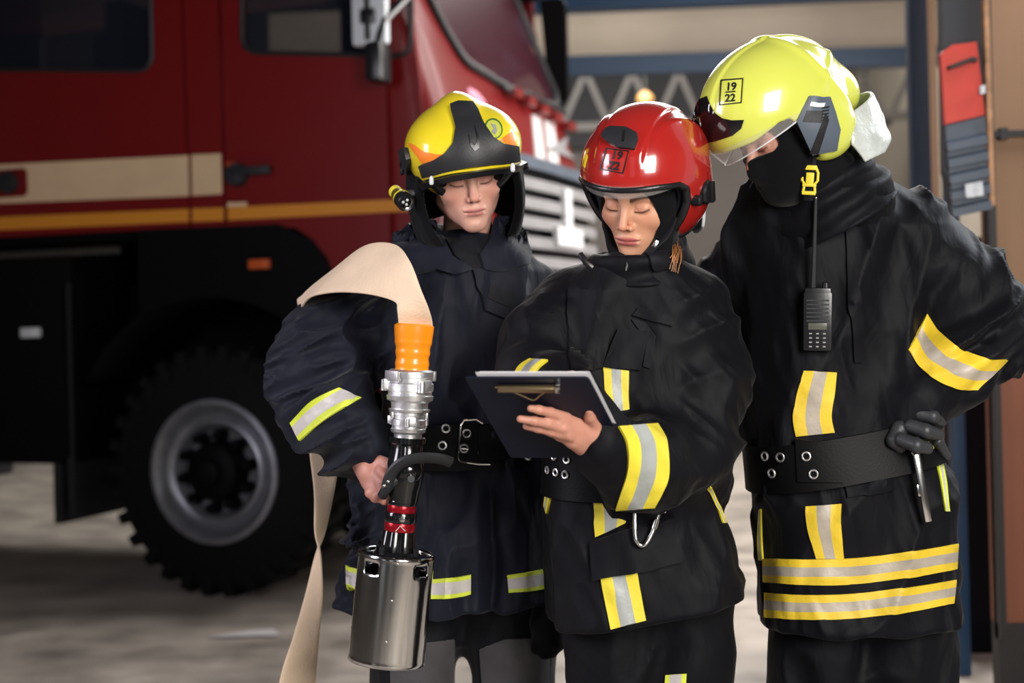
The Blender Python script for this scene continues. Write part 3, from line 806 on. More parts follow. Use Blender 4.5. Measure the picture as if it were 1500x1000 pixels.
# wheels
def wheel(a0, b0, face):
    c = T(a0, b0, .635); ax = IN * face
    w = MB(); prof_ = [(-.0, .34), (-.0, .40), (.02, .47), (.02, .55), (.03, .595), (.06, .62), (.32, .62), (.36, .58), (.37, .47), (.37, .34)]
    w.lathe(prof_, c, ax, 64, cap=False)
    for k in range(30):
        th = 2 * math.pi * k / 30
        for s_ in (0, 1):
            dr = math.cos(th + s_ * .1) * FW + math.sin(th + s_ * .1) * np.array([0, 0, 1]); tg = np.cross(ax, dr)
            w.box(c + dr * .612 + ax * (.09 + s_ * .17), (.026, .085, .028), np.stack([dr, ax, tg], 1))
            if s_ == 0: w.box(c + dr * .575 + ax * .03, (.045, .02, .026), np.stack([dr, ax, tg], 1))
    ty = w.build('wheel', M['tyre'], tr)
    w = MB(); w.lathe([(.03, .375), (-.015, .368), (-.02, .345), (.0, .325), (.03, .31), (.05, .295), (.06, .272), (.035, .26), (.03, .245), (.075, .21), (.085, .12), (.08, .0)], c, ax, 64, cap=False)
    w.build('rim', M['rim'], ty)
    w = MB(); w.lathe([(.09, .16), (.02, .155), (-.03, .14), (-.045, .11), (-.05, .075), (-.09, .07), (-.1, .05), (-.1, 0.001)], c, ax, 40, cap=False)
    w.build('hub', M['under'], ty)
    for k in range(10):
        th = 2 * math.pi * (k + .3) / 10; dr = math.cos(th) * FW + math.sin(th) * np.array([0, 0, 1])
        w = MB(); w.lathe([(.07, .03), (.0, .028), (-.02, .024), (-.025, 0.001)], c + dr * .188, ax, 10, cap=False); w.build('wheel_nut', M['under'], ty)
wheel(0, .02, 1)
wheel(0, 2.16, -1)
b = MB(); b.lathe([(0, .1), (1.5, .1)], T(0, .35, .635), IN, 16); b.lathe([(-.25, .02), (-.2, .22), (.2, .22), (.25, .02)], T(0, 1.2, .635), IN, 20); b.build('axle', M['under'], tr)
# pale thin plate lying on the floor by the wheel
c = W(362, 874, 6.3); c[2] = .006
b = MB(); b.prism([c + V3(-.16, -.06, 0), c + V3(.15, -.06, 0), c + V3(.10, .07, 0), c + V3(.0, .05, 0)], (0, 0, .006)); o = b.build('floor_spot', M['white'], auto=None, sm=False)
tag(o, 'pale triangular spot on the floor before the truck wheel', 'spot')
# ================================================================ people: heads
M['skin_m'] = mat('skin_fair_man', (1, 1, 1, 1), .48, bump=.06, bscale=400, attr='tint')
for k in ('skin_m',):
    M[k].node_tree.nodes['Principled BSDF'].inputs['Subsurface Weight'].default_value = .12
    M[k].node_tree.nodes['Principled BSDF'].inputs['Subsurface Radius'].default_value = (1, .35, .2)
    M[k].node_tree.nodes['Principled BSDF'].inputs['Subsurface Scale'].default_value = .008

def head_sdf(fr, neck_to=(0, .055, -.22), fem=0.0, wide=1.0):
    def f(P):
        Q = fr.loc(P).copy()
        Q[:, 0] = Q[:, 0] / wide
        A = np.abs(Q[:, 0]); S_ = np.stack([A, Q[:, 1], Q[:, 2]], 1)
        d = ell(Q, (0, .012, .045), (.074, .096, .082))
        d = smin(d, ell(Q, (0, -.028, -.018), (.0635, .062, .082)), .03)
        d = smin(d, cone(S_, (.008, -.066, -.098), (.050, .006, -.062), .019 - fem * .002, .020 - fem * .003), .035)
        d = smin(d, ell(S_, (.040, -.052, -.027), (.023, .023, .020)), .025)
        d = smin(d, sph(Q, (0, -.074, -.101), .0165 - fem * .002), .022)
        d = smin(d, ell(Q, (0, -.068, -.066), (.031, .025, .028)), .02)
        d = smin(d, cone(S_, (.0, -.080, .018), (.042, -.070, .021), .0105, .0085), .018)
        # sockets and closed lids
        d = smax(d, -ell(S_, (.031, -.096, -.001), (.019, .016, .012)), .014)
        d = smin(d, ell(S_, (.0315, -.0735, -.003), (.0155, .0135, .0125)), .005)
        d = smin(d, cone(S_, (.019, -.0845, -.0085), (.043, -.0795, -.0055), .0018, .0014), .003)
        # nose
        d = smin(d, cone(Q, (0, -.083, .010), (0, -.1075, -.034), .0072 - fem * .001, .0098 - fem * .0012), .012)
        d = smin(d, ell(S_, (.0115 + fem * .001, -.095, -.040), (.0076, .0095, .0068)), .006)
        d = smax(d, -ell(S_, (.0062, -.1000, -.0475), (.0034, .005, .0042)), .004)
        d = smax(d, -cone(S_, (.021, -.098, -.040), (.031, -.090, -.060), .0012, .001), .012)
        # mouth
        d = smin(d, ell(Q, (0, -.0888, -.0645), (.0235 + fem * .003, .0085, .0050)), .007)
        d = smin(d, ell(Q, (0, -.0872, -.0750), (.0195 + fem * .003, .0088, .0056)), .007)
        d = smax(d, -cone(S_, (.0, -.0995, -.0697), (.0235, -.0885, -.0690), .0009, .0012), .004)
        d = smax(d, -ell(Q, (0, -.1, -.0865), (.017, .006, .0045)), .012)
        # ears
        e = ell(S_, (.0765, .012, -.008), (.008, .018, .030))
        e = smax(e, -ell(S_, (.084, .006, -.006), (.006, .010, .018)), .006)
        d = smin(d, e, .008)
        d = smin(d, cone(Q, (0, .012, -.075), neck_to, .052 - fem * .008, .060 - fem * .008), .02)
        return d * .8
    return f
def head_cols(fr, base, lip, brow, lash, fem=0.0, wide=1.0, rosy=.35):
    base = np.array(base); lip = np.array(lip); brow = np.array(brow)
    def c(v):
        Q = fr.loc(v).copy(); Q[:, 0] /= wide; A = np.abs(Q[:, 0])
        col = np.tile(base, (len(v), 1))
        def blend(w, tgt):
            nonlocal col
            w = np.clip(w, 0, 1)[:, None]; col = col * (1 - w) + np.asarray(tgt) * w
        rs = base * np.array([1.08, .72, .66])
        blend(rosy * np.exp(-((A - .042) ** 2 / .0004 + (Q[:, 2] + .035) ** 2 / .0006)) * (Q[:, 1] < -.03), rs)
        blend(rosy * 1.1 * np.exp(-((A) ** 2 / .0003 + (Q[:, 2] + .036) ** 2 / .0003)) * (Q[:, 1] < -.09), rs)
        blend(rosy * .8 * np.exp(-(((A - .031) / .02) ** 2 + ((Q[:, 2] - .003) / .011) ** 2) * 1.5) * (Q[:, 1] < -.05), rs * .85)
        # lips
        up = np.clip(1 - ((Q[:, 0] / (.024 + fem * .003)) ** 2 + ((Q[:, 2] + .0655) / .0055) ** 2), 0, 1)
        lo = np.clip(1 - ((Q[:, 0] / (.021 + fem * .003)) ** 2 + ((Q[:, 2] + .0742) / .0058) ** 2), 0, 1)
        blend(np.maximum(up, lo) * 3.0 * (Q[:, 1] < -.07), lip)
        blend(np.exp(-((Q[:, 2] + .0695) / .0011) ** 2) * (A < .0235) * (Q[:, 1] < -.08) * .7, lip * .35)
        # brows: a slightly arched stroke
        t = (A - .014) / .036; zc = .0165 + .007 * np.sin(np.clip(t, 0, 1) * 2.2) - .001
        th = (.0038 + fem * .0018) * (1.15 - .55 * np.clip(t, 0, 1))
        n = noise(np.stack([Q[:, 0] * 900, Q[:, 2] * 300, Q[:, 1] * 0], 1)) * .25
        blend((np.exp(-((Q[:, 2] - zc) / th) ** 2) * 1.1 + n * .5 * (np.abs(Q[:, 2] - zc) < th)) * ((t > -.05) & (t < 1.05)) * (Q[:, 1] < -.045) * .95, brow)
        # lash line along the closed lid
        t = (A - .0175) / .027; zc = -.0085 + .0035 * t - .0030 * np.sin(np.clip(t, 0, 1) * 3.14)
        blend(np.exp(-((Q[:, 2] - zc) / (.0015 + .0008 * lash)) ** 2) * ((t > 0) & (t < 1.08)) * (Q[:, 1] < -.05) * (.55 + .4 * lash), brow * .45)
        zc2 = zc + .0085
        blend(np.exp(-((Q[:, 2] - zc2) / .0012) ** 2) * ((t > 0.05) & (t < 1.0)) * (Q[:, 1] < -.05) * .25, rs * .5)
        # nostrils
        blend(np.exp(-(((A - .0062) / .0032) ** 2 + ((Q[:, 2] + .0475) / .003) ** 2)) * (Q[:, 1] < -.085), base * .22)
        return col
    return c

def join_meshes(parts):
    """[(v, quads)] -> one vertex and face table"""
    V = []; Q = []; n = 0
    for v, q in parts: V.append(v); Q.append(q + n); n += len(v)
    return np.concatenate(V), np.concatenate(Q)

def finger_chain(pts, rs):
    pts = [np.array(p, float) for p in pts]
    return [(pts[i], pts[i + 1], rs[i], rs[i + 1]) for i in range(len(pts) - 1)]
def hand_sdf(palm, fingers, k=.008, extra=None):
    """palm: list of cones; fingers: list of chains"""
    def f(P):
        d = None
        for c in palm:
            e = cone(P, *c); d = e if d is None else smin(d, e, .016)
        for ch in fingers:
            g = None
            for c in ch:
                e = cone(P, *c); g = e if g is None else smin(g, e, .004)
            d = smin(d, g, k)
        if extra: d = extra(P, d)
        return d
    return f
# ================================================================ people: builders
def poly2d(Q, pts):
    """signed distance to a polygon, Q (N,2)"""
    pts = np.asarray(pts, float); d = np.full(len(Q), 1e9); ins = np.zeros(len(Q), bool); n = len(pts); j = n - 1
    for i in range(n):
        a = pts[j]; b = pts[i]; e = b - a; w = Q - a
        t = np.clip((w @ e) / (e @ e + 1e-12), 0, 1); q = w - t[:, None] * e
        d = np.minimum(d, np.einsum('ij,ij->i', q, q))
        c = ((pts[i, 1] > Q[:, 1]) != (pts[j, 1] > Q[:, 1]))
        with np.errstate(divide='ignore', invalid='ignore'):
            x = (pts[j, 0] - pts[i, 0]) * (Q[:, 1] - pts[i, 1]) / (pts[j, 1] - pts[i, 1] + 1e-15) + pts[i, 0]
        ins ^= c & (Q[:, 0] < x); j = i
    d = np.sqrt(d); return np.where(ins, -d, d)
def dfolds(P, ax, fa, fo, amp, seed=0.0, ridge=True):
    ax = np.array(ax, float); ax /= np.linalg.norm(ax); u = np.cross(ax, (.1, 1, .2)); u /= np.linalg.norm(u); w = np.cross(ax, u)
    Q = np.stack([P @ ax * fa + seed, P @ u * fo + seed * 2.3, P @ w * fo - seed], 1)
    Q = Q + .35 * noise(Q * .8 + 3.1)[:, None]
    n = noise(Q)
    return amp * ((1 - 2.4 * np.abs(n)) if ridge else n)
def sss(x, a, b):
    t = np.clip((x - a) / (b - a), 0, 1); return t * t * (3 - 2 * t)
def coat(loft, arms, foldfn, k=.06, hem=None):
    def f(P):
        d = loft(P)
        for ch in arms:
            g = None
            for c in ch: e = cone(P, *c); g = e if g is None else smin(g, e, .05)
            d = smin(d, g, k)
        d = d - foldfn(P)
        if hem is not None: d = smax(d, hem(P), .012)
        return d * .75
    return f
def arm(*js):
    return [(js[i][0], js[i + 1][0], js[i][1], js[i + 1][1]) for i in range(len(js) - 1)]
def armf(ch, foldfn=None):
    def f(P):
        g = None
        for c in ch: e = cone(P, *c); g = e if g is None else smin(g, e, .05)
        if foldfn: g = g - foldfn(P)
        return g * .8
    return f
def bounds(pts, m):
    A = np.array(pts); return A.min(0) - m, A.max(0) + m
def tape_cols(w=.31): return ((0, w, 0), (w, 1 - w, 1), (1 - w, 1, 0))
TAPE = [M['yellow'], M['silver']]
TAPE_L = [M['lime'], M['pale_silver']]
def legs_sdf(hip, l, r, zt, seed, amp=.006):
    """hip: (x,y,half) ; l, r: lists of (point, radius) down the leg"""
    def f(P):
        d = ell(P, hip[0], hip[1])
        for ch in (l, r):
            g = None
            for i in range(len(ch) - 1):
                e = cone(P, ch[i][0], ch[i + 1][0], ch[i][1], ch[i + 1][1]); g = e if g is None else smin(g, e, .04)
            d = smin(d, g, .04)
        d = d - dfolds(P, (.3, .1, 1), 9, 12, amp, seed)
        return d * .75
    return f
def boots(name, ankles, parent, yaw=0):
    for a in ankles:
        b = MB(); R = rot(yaw, 0, 0)
        b.lathe([(-.08, .056), (0.02, .06), (.16, .068), (.17, .06)], a, (0, 0, 1), 24, cap=True)
        for (y, z, rx, ry, rz) in ((-.02, -.035, .05, .075, .05), (-.10, -.048, .049, .075, .036), (.02, -.04, .045, .055, .045)):
            b.sphere(a + R @ V3(0, y, z), (rx, ry, rz), R)
        b.box(a + R @ V3(0, -.055, a[2] * -1 + .015), (.048, .125, .015), R, bev=.012)
        b.build(name, M['rubber'], parent)
def text_on(name, body, org, ex, ey, size, sdf, near, m, off=.0015, parent=None, bold=.02):
    """lettering laid on a surface: org, ex, ey are photo directions of the text's left baseline and its axes (per unit height)"""
    cu = bpy.data.curves.new(name, 'FONT'); cu.body = body; cu.size = 1; cu.align_x = 'CENTER'; cu.offset = bold
    cu.resolution_u = 4
    o = bpy.data.objects.new(name, cu); C.objects.link(o); dg = bpy.context.evaluated_depsgraph_get(); dg.update()
    me = bpy.data.meshes.new_from_object(o.evaluated_get(dg)); bpy.data.objects.remove(o)
    bm = bmesh.new(); bm.from_mesh(me); bmesh.ops.triangulate(bm, faces=bm.faces); bm.verts.index_update()
    uv = np.array([(v.co.x, v.co.y) for v in bm.verts]); tri = [tuple(v.index for v in f.verts) for f in bm.faces]; bm.free()
    px = np.array(org)[None] + uv[:, :1] * size * np.array(ex)[None] + uv[:, 1:] * size * np.array(ey)[None]
    P = cast(sdf, px, near); N = grad(sdf, P, .004)
    return solid(name, P, tri, N, off, .0015, m, parent)
def frame_on(name, poly, wpx, sdf, near, m, off, parent):
    """square outline drawn on a surface"""
    A = np.array(poly, float); c = A.mean(0); B_ = c + (A - c) * (1 - wpx / np.linalg.norm(A - c, axis=1)[:, None])
    pts = [Vector(p) for p in A] + [Vector(p) for p in B_]; n = len(A); uv = []; q = []
    for i in range(n):
        j = (i + 1) % n; k = 8
        for s in range(k):
            t0, t1 = s / k, (s + 1) / k; m0 = len(uv)
            uv += [A[i] + (A[j] - A[i]) * t0, A[i] + (A[j] - A[i]) * t1, B_[i] + (B_[j] - B_[i]) * t1, B_[i] + (B_[j] - B_[i]) * t0]
            q.append((m0, m0 + 1, m0 + 2, m0 + 3))
    P = cast(sdf, uv, near); N = grad(sdf, P, .004)
    return solid(name, P, q, N, off, .0015, m, parent)
def shell_piece(name, fr, c, r, az, zlo, zhi, th, m, parent, n=40, k=8):
    """curved clear or solid sheet on an ellipsoid about the head"""
    v = []
    for i in range(n + 1):
        a = math.radians(az[0] + (az[1] - az[0]) * i / n); t = i / n
        z0 = zlo(t); z1 = zhi(t)
        for j in range(k + 1):
            z = z0 + (z1 - z0) * j / k; s = max(-1, min(1, (z - c[2]) / r[2])); co = math.sqrt(1 - s * s)
            v.append(fr.w(c[0] + r[0] * math.sin(a) * co, c[1] - r[1] * math.cos(a) * co, z))
    q = [(i * (k + 1) + j, (i + 1) * (k + 1) + j, (i + 1) * (k + 1) + j + 1, i * (k + 1) + j + 1) for i in range(n) for j in range(k)]
    me = pydata(name, v, q); o = link(name, me, m, None, True)
    s_ = o.modifiers.new('thickness', 'SOLIDIFY'); s_.thickness = th
    if parent is not None: adopt(o, parent)
    return o
M['visor'] = mat('clear_visor', (0.75, 0.72, 0.68, 1), .04, trans=0, alpha=.10, spec=.6)
M['visor_dark'] = mat('smoked_visor', (0.010, 0.008, 0.010, 1), .08, coat=.6)
M['red_helmet'] = mat('red_helmet_gloss', (0.38, 0.016, 0.013, 1), .2, coat=.9)
M['yellow_helmet'] = mat('yellow_helmet_gloss', (0.80, 0.64, 0.022, 1), .24, coat=.6)
M['lime_helmet'] = mat('lime_helmet_gloss', (0.60, 0.64, 0.10, 1), .22, coat=.7)
M['orange_decal'] = mat('orange_decal', (0.85, 0.22, 0.02, 1), .4)
M['ink'] = mat('black_ink', (0.006, 0.006, 0.006, 1), .4)
M['green_ink'] = mat('green_ink', (0.03, 0.16, 0.04, 1), .4)
def hood(fr, face_c, face_r, nk, cut=True):
    def f(P):
        Q = fr.loc(P)
        d = smin(ell(Q, (0, .010, .035), (.084, .104, .088)), ell(Q, (0, -.024, -.025), (.076, .068, .098)), .04)
        d = smin(d, ell(Q, (0, -.052, -.105), (.045, .042, .034)), .04)
        d = smin(d, cone(Q, (0, .004, -.08), nk, .066, .078), .05)
        d = d - dfolds(P, fr.d(0, .3, 1), 32, 14, .003, 1.2)
        c = ell(Q, face_c, face_r)
        d = smax(d, -c, .008)
        return d * .75
    return f
# ================================================================ person 1: man with the yellow and orange helmet
GRP = 'firefighters standing in front of the truck'
R1 = rot(11, 19, -7); H1 = Frame(W(691, 267, 3.13) - R1 @ V3(0, -.088, -.003), R1)
h1 = head_sdf(H1, neck_to=(0, .075, -.20), wide=1.02)
v1 = surf(h1, H1.O - .17 + V3(0, 0, -.06), H1.O + V3(.15, .17, .15), .0021)
L1 = Loft([sec(352, 655, 735, 3.31, .07), sec(376, 600, 768, 3.32, .10), sec(402, 560, 802, 3.33, .128), sec(450, 545, 800, 3.34, .145), sec(550, 552, 792, 3.34, .15),
           sec(645, 555, 795, 3.34, .138), sec(720, 532, 806, 3.34, .155), sec(800, 520, 810, 3.34, .175), sec(905, 513, 812, 3.34, .185)], n=2.5, cap=.02)
a1r = arm((W(568, 418, 3.33), .082), (W(505, 475, 3.31), .092), (W(466, 555, 3.24), .094), (W(500, 622, 3.13), .078), (W(540, 668, 3.06), .052))
a1l = arm((W(762, 432, 3.36), .086), (W(795, 560, 3.46), .082), (W(770, 700, 3.42), .065))
def fold1(P):
    x = P[:, 0]; z = P[:, 2]
    d = folds(P, 10, 4.0, .024, 2.0, .15) + folds(P, 24, 9, .005, 5.0, -.2)
    wl = sss(-x, -W(590, 500, 3.2)[0], -W(520, 500, 3.2)[0])
    d = d * (1 - wl) + wl * (dfolds(P, (.55, .2, -.9), 15, 6, .026, 4.0) + dfolds(P, (-.3, .2, .9), 32, 11, .008, 1.0))
    sk = sss(-z, -W(0, 700, 3.3)[2], -W(0, 800, 3.3)[2])
    d += sk * .007 * np.sin(x * 62 + noise(P * 6) * 2.2) * (1 - wl)
    # front slit of the coat skirt
    s = np.abs(x - (W(714, 800, 3.16)[0] + .01 * np.sin(z * 9)))
    d -= .05 * np.exp(-(s / .02) ** 2) * sss(-z, -W(0, 690, 3.2)[2], -W(0, 790, 3.2)[2]) * (P[:, 1] < 3.3)
    return d
def hem1(P): return W(660, 905, 3.17)[2] + .02 * (P[:, 0] - W(660, 905, 3.17)[0]) + .006 * np.sin(P[:, 0] * 40) - P[:, 2]
c1 = coat(L1, [a1r, a1l], fold1, hem=hem1)
m1t = armf(a1r, lambda P: dfolds(P, (.55, .2, -.9), 15, 6, .026, 4.0) + dfolds(P, (-.3, .2, .9), 32, 11, .008, 1.0))
body_l = lambda hip, ls, tor: (lambda P: np.minimum(np.minimum(tor(P), ell(P, hip, (.15, .10, .14))), np.minimum(armf(ls[0])(P), armf(ls[1])(P))))
# right hand holding the nozzle grip
def hnd1():
    wr = W(538, 672, 3.05); kn = W(549, 700, 3.02)
    palm = [(W(526, 660, 3.08), W(545, 692, 3.03), .030, .028), (W(540, 676, 3.05), W(552, 706, 3.02), .026, .020), (W(537, 684, 3.05), W(541, 706, 3.03), .022, .014)]
    F = [finger_chain([W(557, 690, 3.00), W(574, 706, 2.965), W(584, 712, 2.985), W(581, 716, 3.01)], [.0115, .010, .009, .008]),
         finger_chain([W(553, 700, 3.005), W(562, 720, 2.975), W(575, 727, 2.985), W(577, 727, 3.01)], [.0115, .0105, .009, .008]),
         finger_chain([W(546, 706, 3.015), W(552, 726, 2.985), W(563, 733, 2.99), W(569, 731, 3.01)], [.011, .010, .009, .008]),
         finger_chain([W(539, 706, 3.03), W(541, 722, 3.0), W(549, 730, 2.995), W(558, 728, 3.01)], [.010, .009, .008, .007]),
         finger_chain([W(556, 676, 3.02), W(571, 680, 3.0), W(585, 690, 2.985)], [.014, .012, .010])]
    return hand_sdf(palm, F, .010)
hd1 = hnd1()
vh1 = surf(hd1, *bounds([W(520, 655, 3.1), W(590, 735, 2.95)], .03), .0022)
Lb = Loft([sec(352, 668, 722, 3.31, .05), sec(400, 600, 760, 3.33, .08), sec(645, 600, 750, 3.34, .09), sec(760, 590, 760, 3.34, .1)], n=2.2)
def legpts(xs, Y, top=800, r=(.085, .06, .045)):
    a = W(xs[0], top, Y); b_ = W(xs[1], 1000, Y); k = V3(b_[0], Y, .52); f_ = V3(b_[0] + .01, Y + .02, .10)
    return [(a, r[0]), (k, r[1]), (f_, r[2])]
bl1 = [legpts((625, 610), 3.36), legpts((735, 748), 3.36)]
def body_sdf(Lb, arms, legs):
    def f(P):
        d = Lb(P)
        for ch in arms:
            for c in ch: d = smin(d, cone(P, c[0], c[1], c[2] * .5, c[3] * .5), .03)
        for l in legs:
            for i in range(len(l) - 1): d = smin(d, cone(P, l[i][0], l[i + 1][0], l[i][1], l[i + 1][1]), .03)
        return d * .8
    return f
def person(name, parts, cols, label, base):
    v, q = join_meshes(parts); me = mesh_np(name, v, q); c = np.tile(np.array(cols[1]), (len(v), 1)); n = 0
    for (vv, qq), fn in zip(parts, cols[0]):
        if fn is not None: c[n:n + len(vv)] = fn(vv)
        n += len(vv)
    paint(me, c); o = link(name, me, M['skin_m'], None, True)
    me.transform(Matrix.Translation(-Vector(base))); o.location = base
    tag(o, label, 'person', GRP); bpy.context.view_layer.update(); return o
def hand_cols(base, knuck):
    base = np.array(base); 
    def f(v):
        c = np.tile(base, (len(v), 1)); n = noise(v * 60)[:, None]
        c = c * (1 + .08 * n) + np.array(knuck) * np.clip(noise(v * 90 + 5)[:, None], 0, 1) * .12
        return c
    return f
vb1 = surf(body_sdf(Lb, [a1r, a1l], bl1), V3(*bounds([W(440, 340, 3.1), W(830, 900, 3.6)], .1)[0][:2], .04) , bounds([W(440, 340, 3.1), W(830, 900, 3.6)], .1)[1], .014)
SK1 = (.60, .33, .25)
man = person('person', [v1, vh1, vb1], ([head_cols(H1, SK1, (.45, .17, .15), (.16, .08, .045), 1.0, wide=1.02, rosy=.45), hand_cols((.52, .24, .18), (.55, .16, .12)), None], SK1),
             'man in yellow and orange helmet and dark coat holding a silver hose nozzle', (W(680, 900, 3.36)[0], 3.36, 0))
lo, hi = bounds([W(400, 330, 3.0), W(835, 915, 3.55)], .06)
ct1 = sculpt('coat', c1, lo, hi, .0055, M['navy_blue'], man)
# trousers and boots
t1l = [(W(622, 800, 3.36), .125), (W(606, 935, 3.36), .100), (W(604, 1000, 3.36), .088), (V3(W(606, 1000, 3.36)[0], 3.36, .45), .085), (V3(W(606, 1000, 3.36)[0], 3.38, .13), .082)]
t1r = [(W(735, 800, 3.36), .125), (W(748, 935, 3.36), .100), (W(752, 1000, 3.36), .085), (V3(W(752, 1000, 3.36)[0], 3.36, .45), .085), (V3(W(752, 1000, 3.36)[0], 3.38, .13), .082)]
lg1 = legs_sdf((W(680, 770, 3.36), (.19, .13, .14)), t1l, t1r, 1, 3)
lo, hi = bounds([W(520, 700, 3.2), V3(W(840, 900, 3.5)[0], 3.52, .1)], .03)
sculpt('trousers', lg1, lo, hi, .008, M['black_cloth'], man)
for px0, px1 in ((562, 664), (704, 803)):
    ring('knee_patch', (W((px0 + px1) / 2 - (2 if px0 < 600 else -2), 968, 3.36)), (0, 0, 1), .12, lg1, [M['grey_cloth']], R0=.11 if px0 > 700 else .12, off=.006, thick=.012, parent=man, cols=((0, 1, 0),), nv=8) if False else None
patch('knee_patch', [(572, 938), (600, 945), (664, 936), (662, 1060), (575, 1060)], lg1, 3.0, M['grey_cloth'], .005, .01, 8, man)
patch('knee_patch', [(704, 950), (740, 936), (803, 934), (803, 1060), (712, 1060)], lg1, 3.0, M['grey_cloth'], .005, .01, 8, man)
boots('boot', [V3(W(606, 1000, 3.36)[0], 3.38, .10), V3(W(752, 1000, 3.36)[0], 3.38, .10)], man)
# collar, lapels, flaps
def collar1(P):
    Q = P - W(690, 352, 3.31); h = Q[:, 2] + .15 * Q[:, 1]; r = nrm(Q[:, :2] * V3(1, 1.0, 0)[:2])
    d = np.abs(r - (.088 + .25 * np.maximum(-h, 0))) - .007
    return smax(smax(d, h - .045 - .12 * np.maximum(Q[:, 1], 0), .008), smax(-.06 - h, -.035 - Q[:, 1], .01), .008) * .7
sculpt('collar', collar1, W(690, 352, 3.31) - .17, W(690, 352, 3.31) + .17, .005, M['navy_blue'], man)
patch('lapel', [(574, 352), (610, 330), (640, 330), (652, 352), (664, 378), (690, 396), (668, 401), (640, 396), (602, 404), (585, 380)], c1, 2.9, M['navy_blue'], .016, .02, 5, man)
patch('lapel', [(716, 352), (724, 330), (742, 326), (766, 346), (772, 376), (768, 392), (735, 400), (705, 396), (700, 376)], c1, 2.9, M['navy_blue'], .018, .02, 5, man)
patch('storm_flap', [(690, 394), (735, 398), (768, 392), (764, 440), (756, 472), (708, 454), (700, 425)], c1, 2.9, M['navy_blue'], .012, .014, 5, man)
patch('velcro_patch', [(716, 416), (752, 432), (748, 452), (710, 436)], c1, 2.9, M['black_cloth'], .015, .006, 5, man)
patch('shirt', [(654, 350), (722, 348), (706, 392), (688, 394), (666, 374)], c1, 2.9, M['black_cloth'], .006, .01, 5, man)
patch('seam_flap', [(752, 396), (762, 398), (742, 560), (728, 612), (716, 612), (738, 500)], c1, 2.9, M['navy_blue'], .008, .01, 6, man)
# tapes
strip('sleeve_tape', [(426, 618), (452, 590), (480, 574), (496, 568)], [(440, 646), (470, 620), (500, 600), (528, 584)], c1, 2.85, TAPE_L, .005, .008, man, cols=tape_cols(.22))
strip('skirt_tape', [(508, 828), (520, 832), (560, 842), (620, 848), (660, 846), (690, 841)], [(508, 862), (520, 866), (560, 876), (620, 877), (660, 876), (690, 870)], c1, 2.9, TAPE_L, .004, .007, man, cols=tape_cols(.2))
strip('skirt_tape', [(743, 842), (770, 838), (803, 832)], [(745, 868), (770, 866), (803, 861)], c1, 2.9, TAPE_L, .004, .007, man, cols=tape_cols(.2), nu=16)
# belt
bt = ring('belt', W(674, 647, 3.34), (0, 0, 1), .105, lambda P: L1(P) * .7 - .003, [M['leather']], R0=.42, off=.012, thick=.012, parent=man, n=96, cols=((0, 1, 0),))
def eyelets(pts, sdf, near, parent, r=.0085, m=None, off=.011):
    for p in pts:
        q = cast(sdf, [p], near); nn = grad(sdf, q, .004)[0]; b = MB(); b.torus(q[0] + nn * (off + .002), nn, r, .0022, 16, 6)
        b.build('eyelet', m or M['alu'], parent)
fL = lambda P: L1(P) * .7 - .003
eyelets([(654, 626), (649, 653), (621, 622), (712, 636), (706, 663), (684, 633), (680, 657), (735, 666), (737, 640), (768, 668)], fL, 2.8, bt, off=.013)
b = MB(); q = cast(fL, [(676, 614), (698, 612), (706, 620), (728, 622), (728, 634), (728, 662), (726, 678), (690, 678), (672, 674), (672, 640)], 2.8); n_ = grad(fL, q, .004)
q2 = cast(fL, [(706, 618), (697, 612), (680, 613), (675, 622), (673, 645), (671, 668), (674, 676), (700, 680), (716, 680)], 2.8); n2 = grad(fL, q2, .004)
b = MB(); b.tube([a + n * .022 for a, n in zip(q2, n2)], .003, 8); b.build('buckle', M['chrome'], bt)
for p in ((680, 633), (676, 657)):
    b = MB(); q = cast(fL, [p, (p[0] + 10, p[1] + 1)], 2.8); nn = grad(fL, q, .004); b.tube([q[0] + nn[0] * .02, q[1] + nn[1] * .021], .0028, 6)
b.build('buckle_prong', M['chrome'], bt)
patch('belt_tab', [(700, 622), (728, 620), (742, 640), (744, 674), (700, 676)], fL, 2.8, M['leather'], .018, .008, 5, bt)
# helmet
def helm1_outer(P):
    Q = H1.loc(P); A = np.abs(Q[:, 0])
    d = ell(Q, (0, .016, .050), (.128, .152, .110))
    d = smin(d, ell(Q, (0, .020, .136), (.036, .080, .040)), .03)           # comb on the crown
    d = smin(d, ell(np.stack([A, Q[:, 1], Q[:, 2]], 1), (.07, -.03, .07), (.052, .085, .055)), .03)
    return d
K1 = [(-.25, .030), (-.10, .030), (-.088, .026), (-.076, .008), (-.062, -.03), (-.040, -.066), (.05, -.085), (.12, -.065), (.25, -.03), (.25, .3), (-.25, .3)]
def helm1(P):
    Q = H1.loc(P); o = helm1_outer(P); k = poly2d(Q[:, 1:], K1)
    return smax(smax(o, k, .004), -(o + .007), .002) * .8
lo, hi = H1.O - .2, H1.O + .24
hm1 = sculpt('helmet', helm1, lo, hi, .0028, M['yellow_helmet'], man)
def edge_trim(frame, outer, K, r, inset=.002, sq=1.0):
    def f(P):
        Q = frame.loc(P); o = outer(P); k = poly2d(Q[:, 1:], K)
        return (np.hypot(o + inset, k) - r) * .8
    return f
sculpt('edge_trim', edge_trim(H1, helm1_outer, K1, .0065), lo, hi, .0028, M['black_plastic'], hm1)
def liner(frame, outer, K, depth=.012, lower=0.0):
    def f(P):
        Q = frame.loc(P); o = outer(P); k = poly2d(Q[:, 1:] - np.array([0, lower]), K)
        return smax(smax(o + depth, k, .004), -(o + depth + .008), .002) * .8
    return f
sculpt('liner', liner(H1, helm1_outer, K1), lo, hi, .004, M['black_cloth'], hm1)
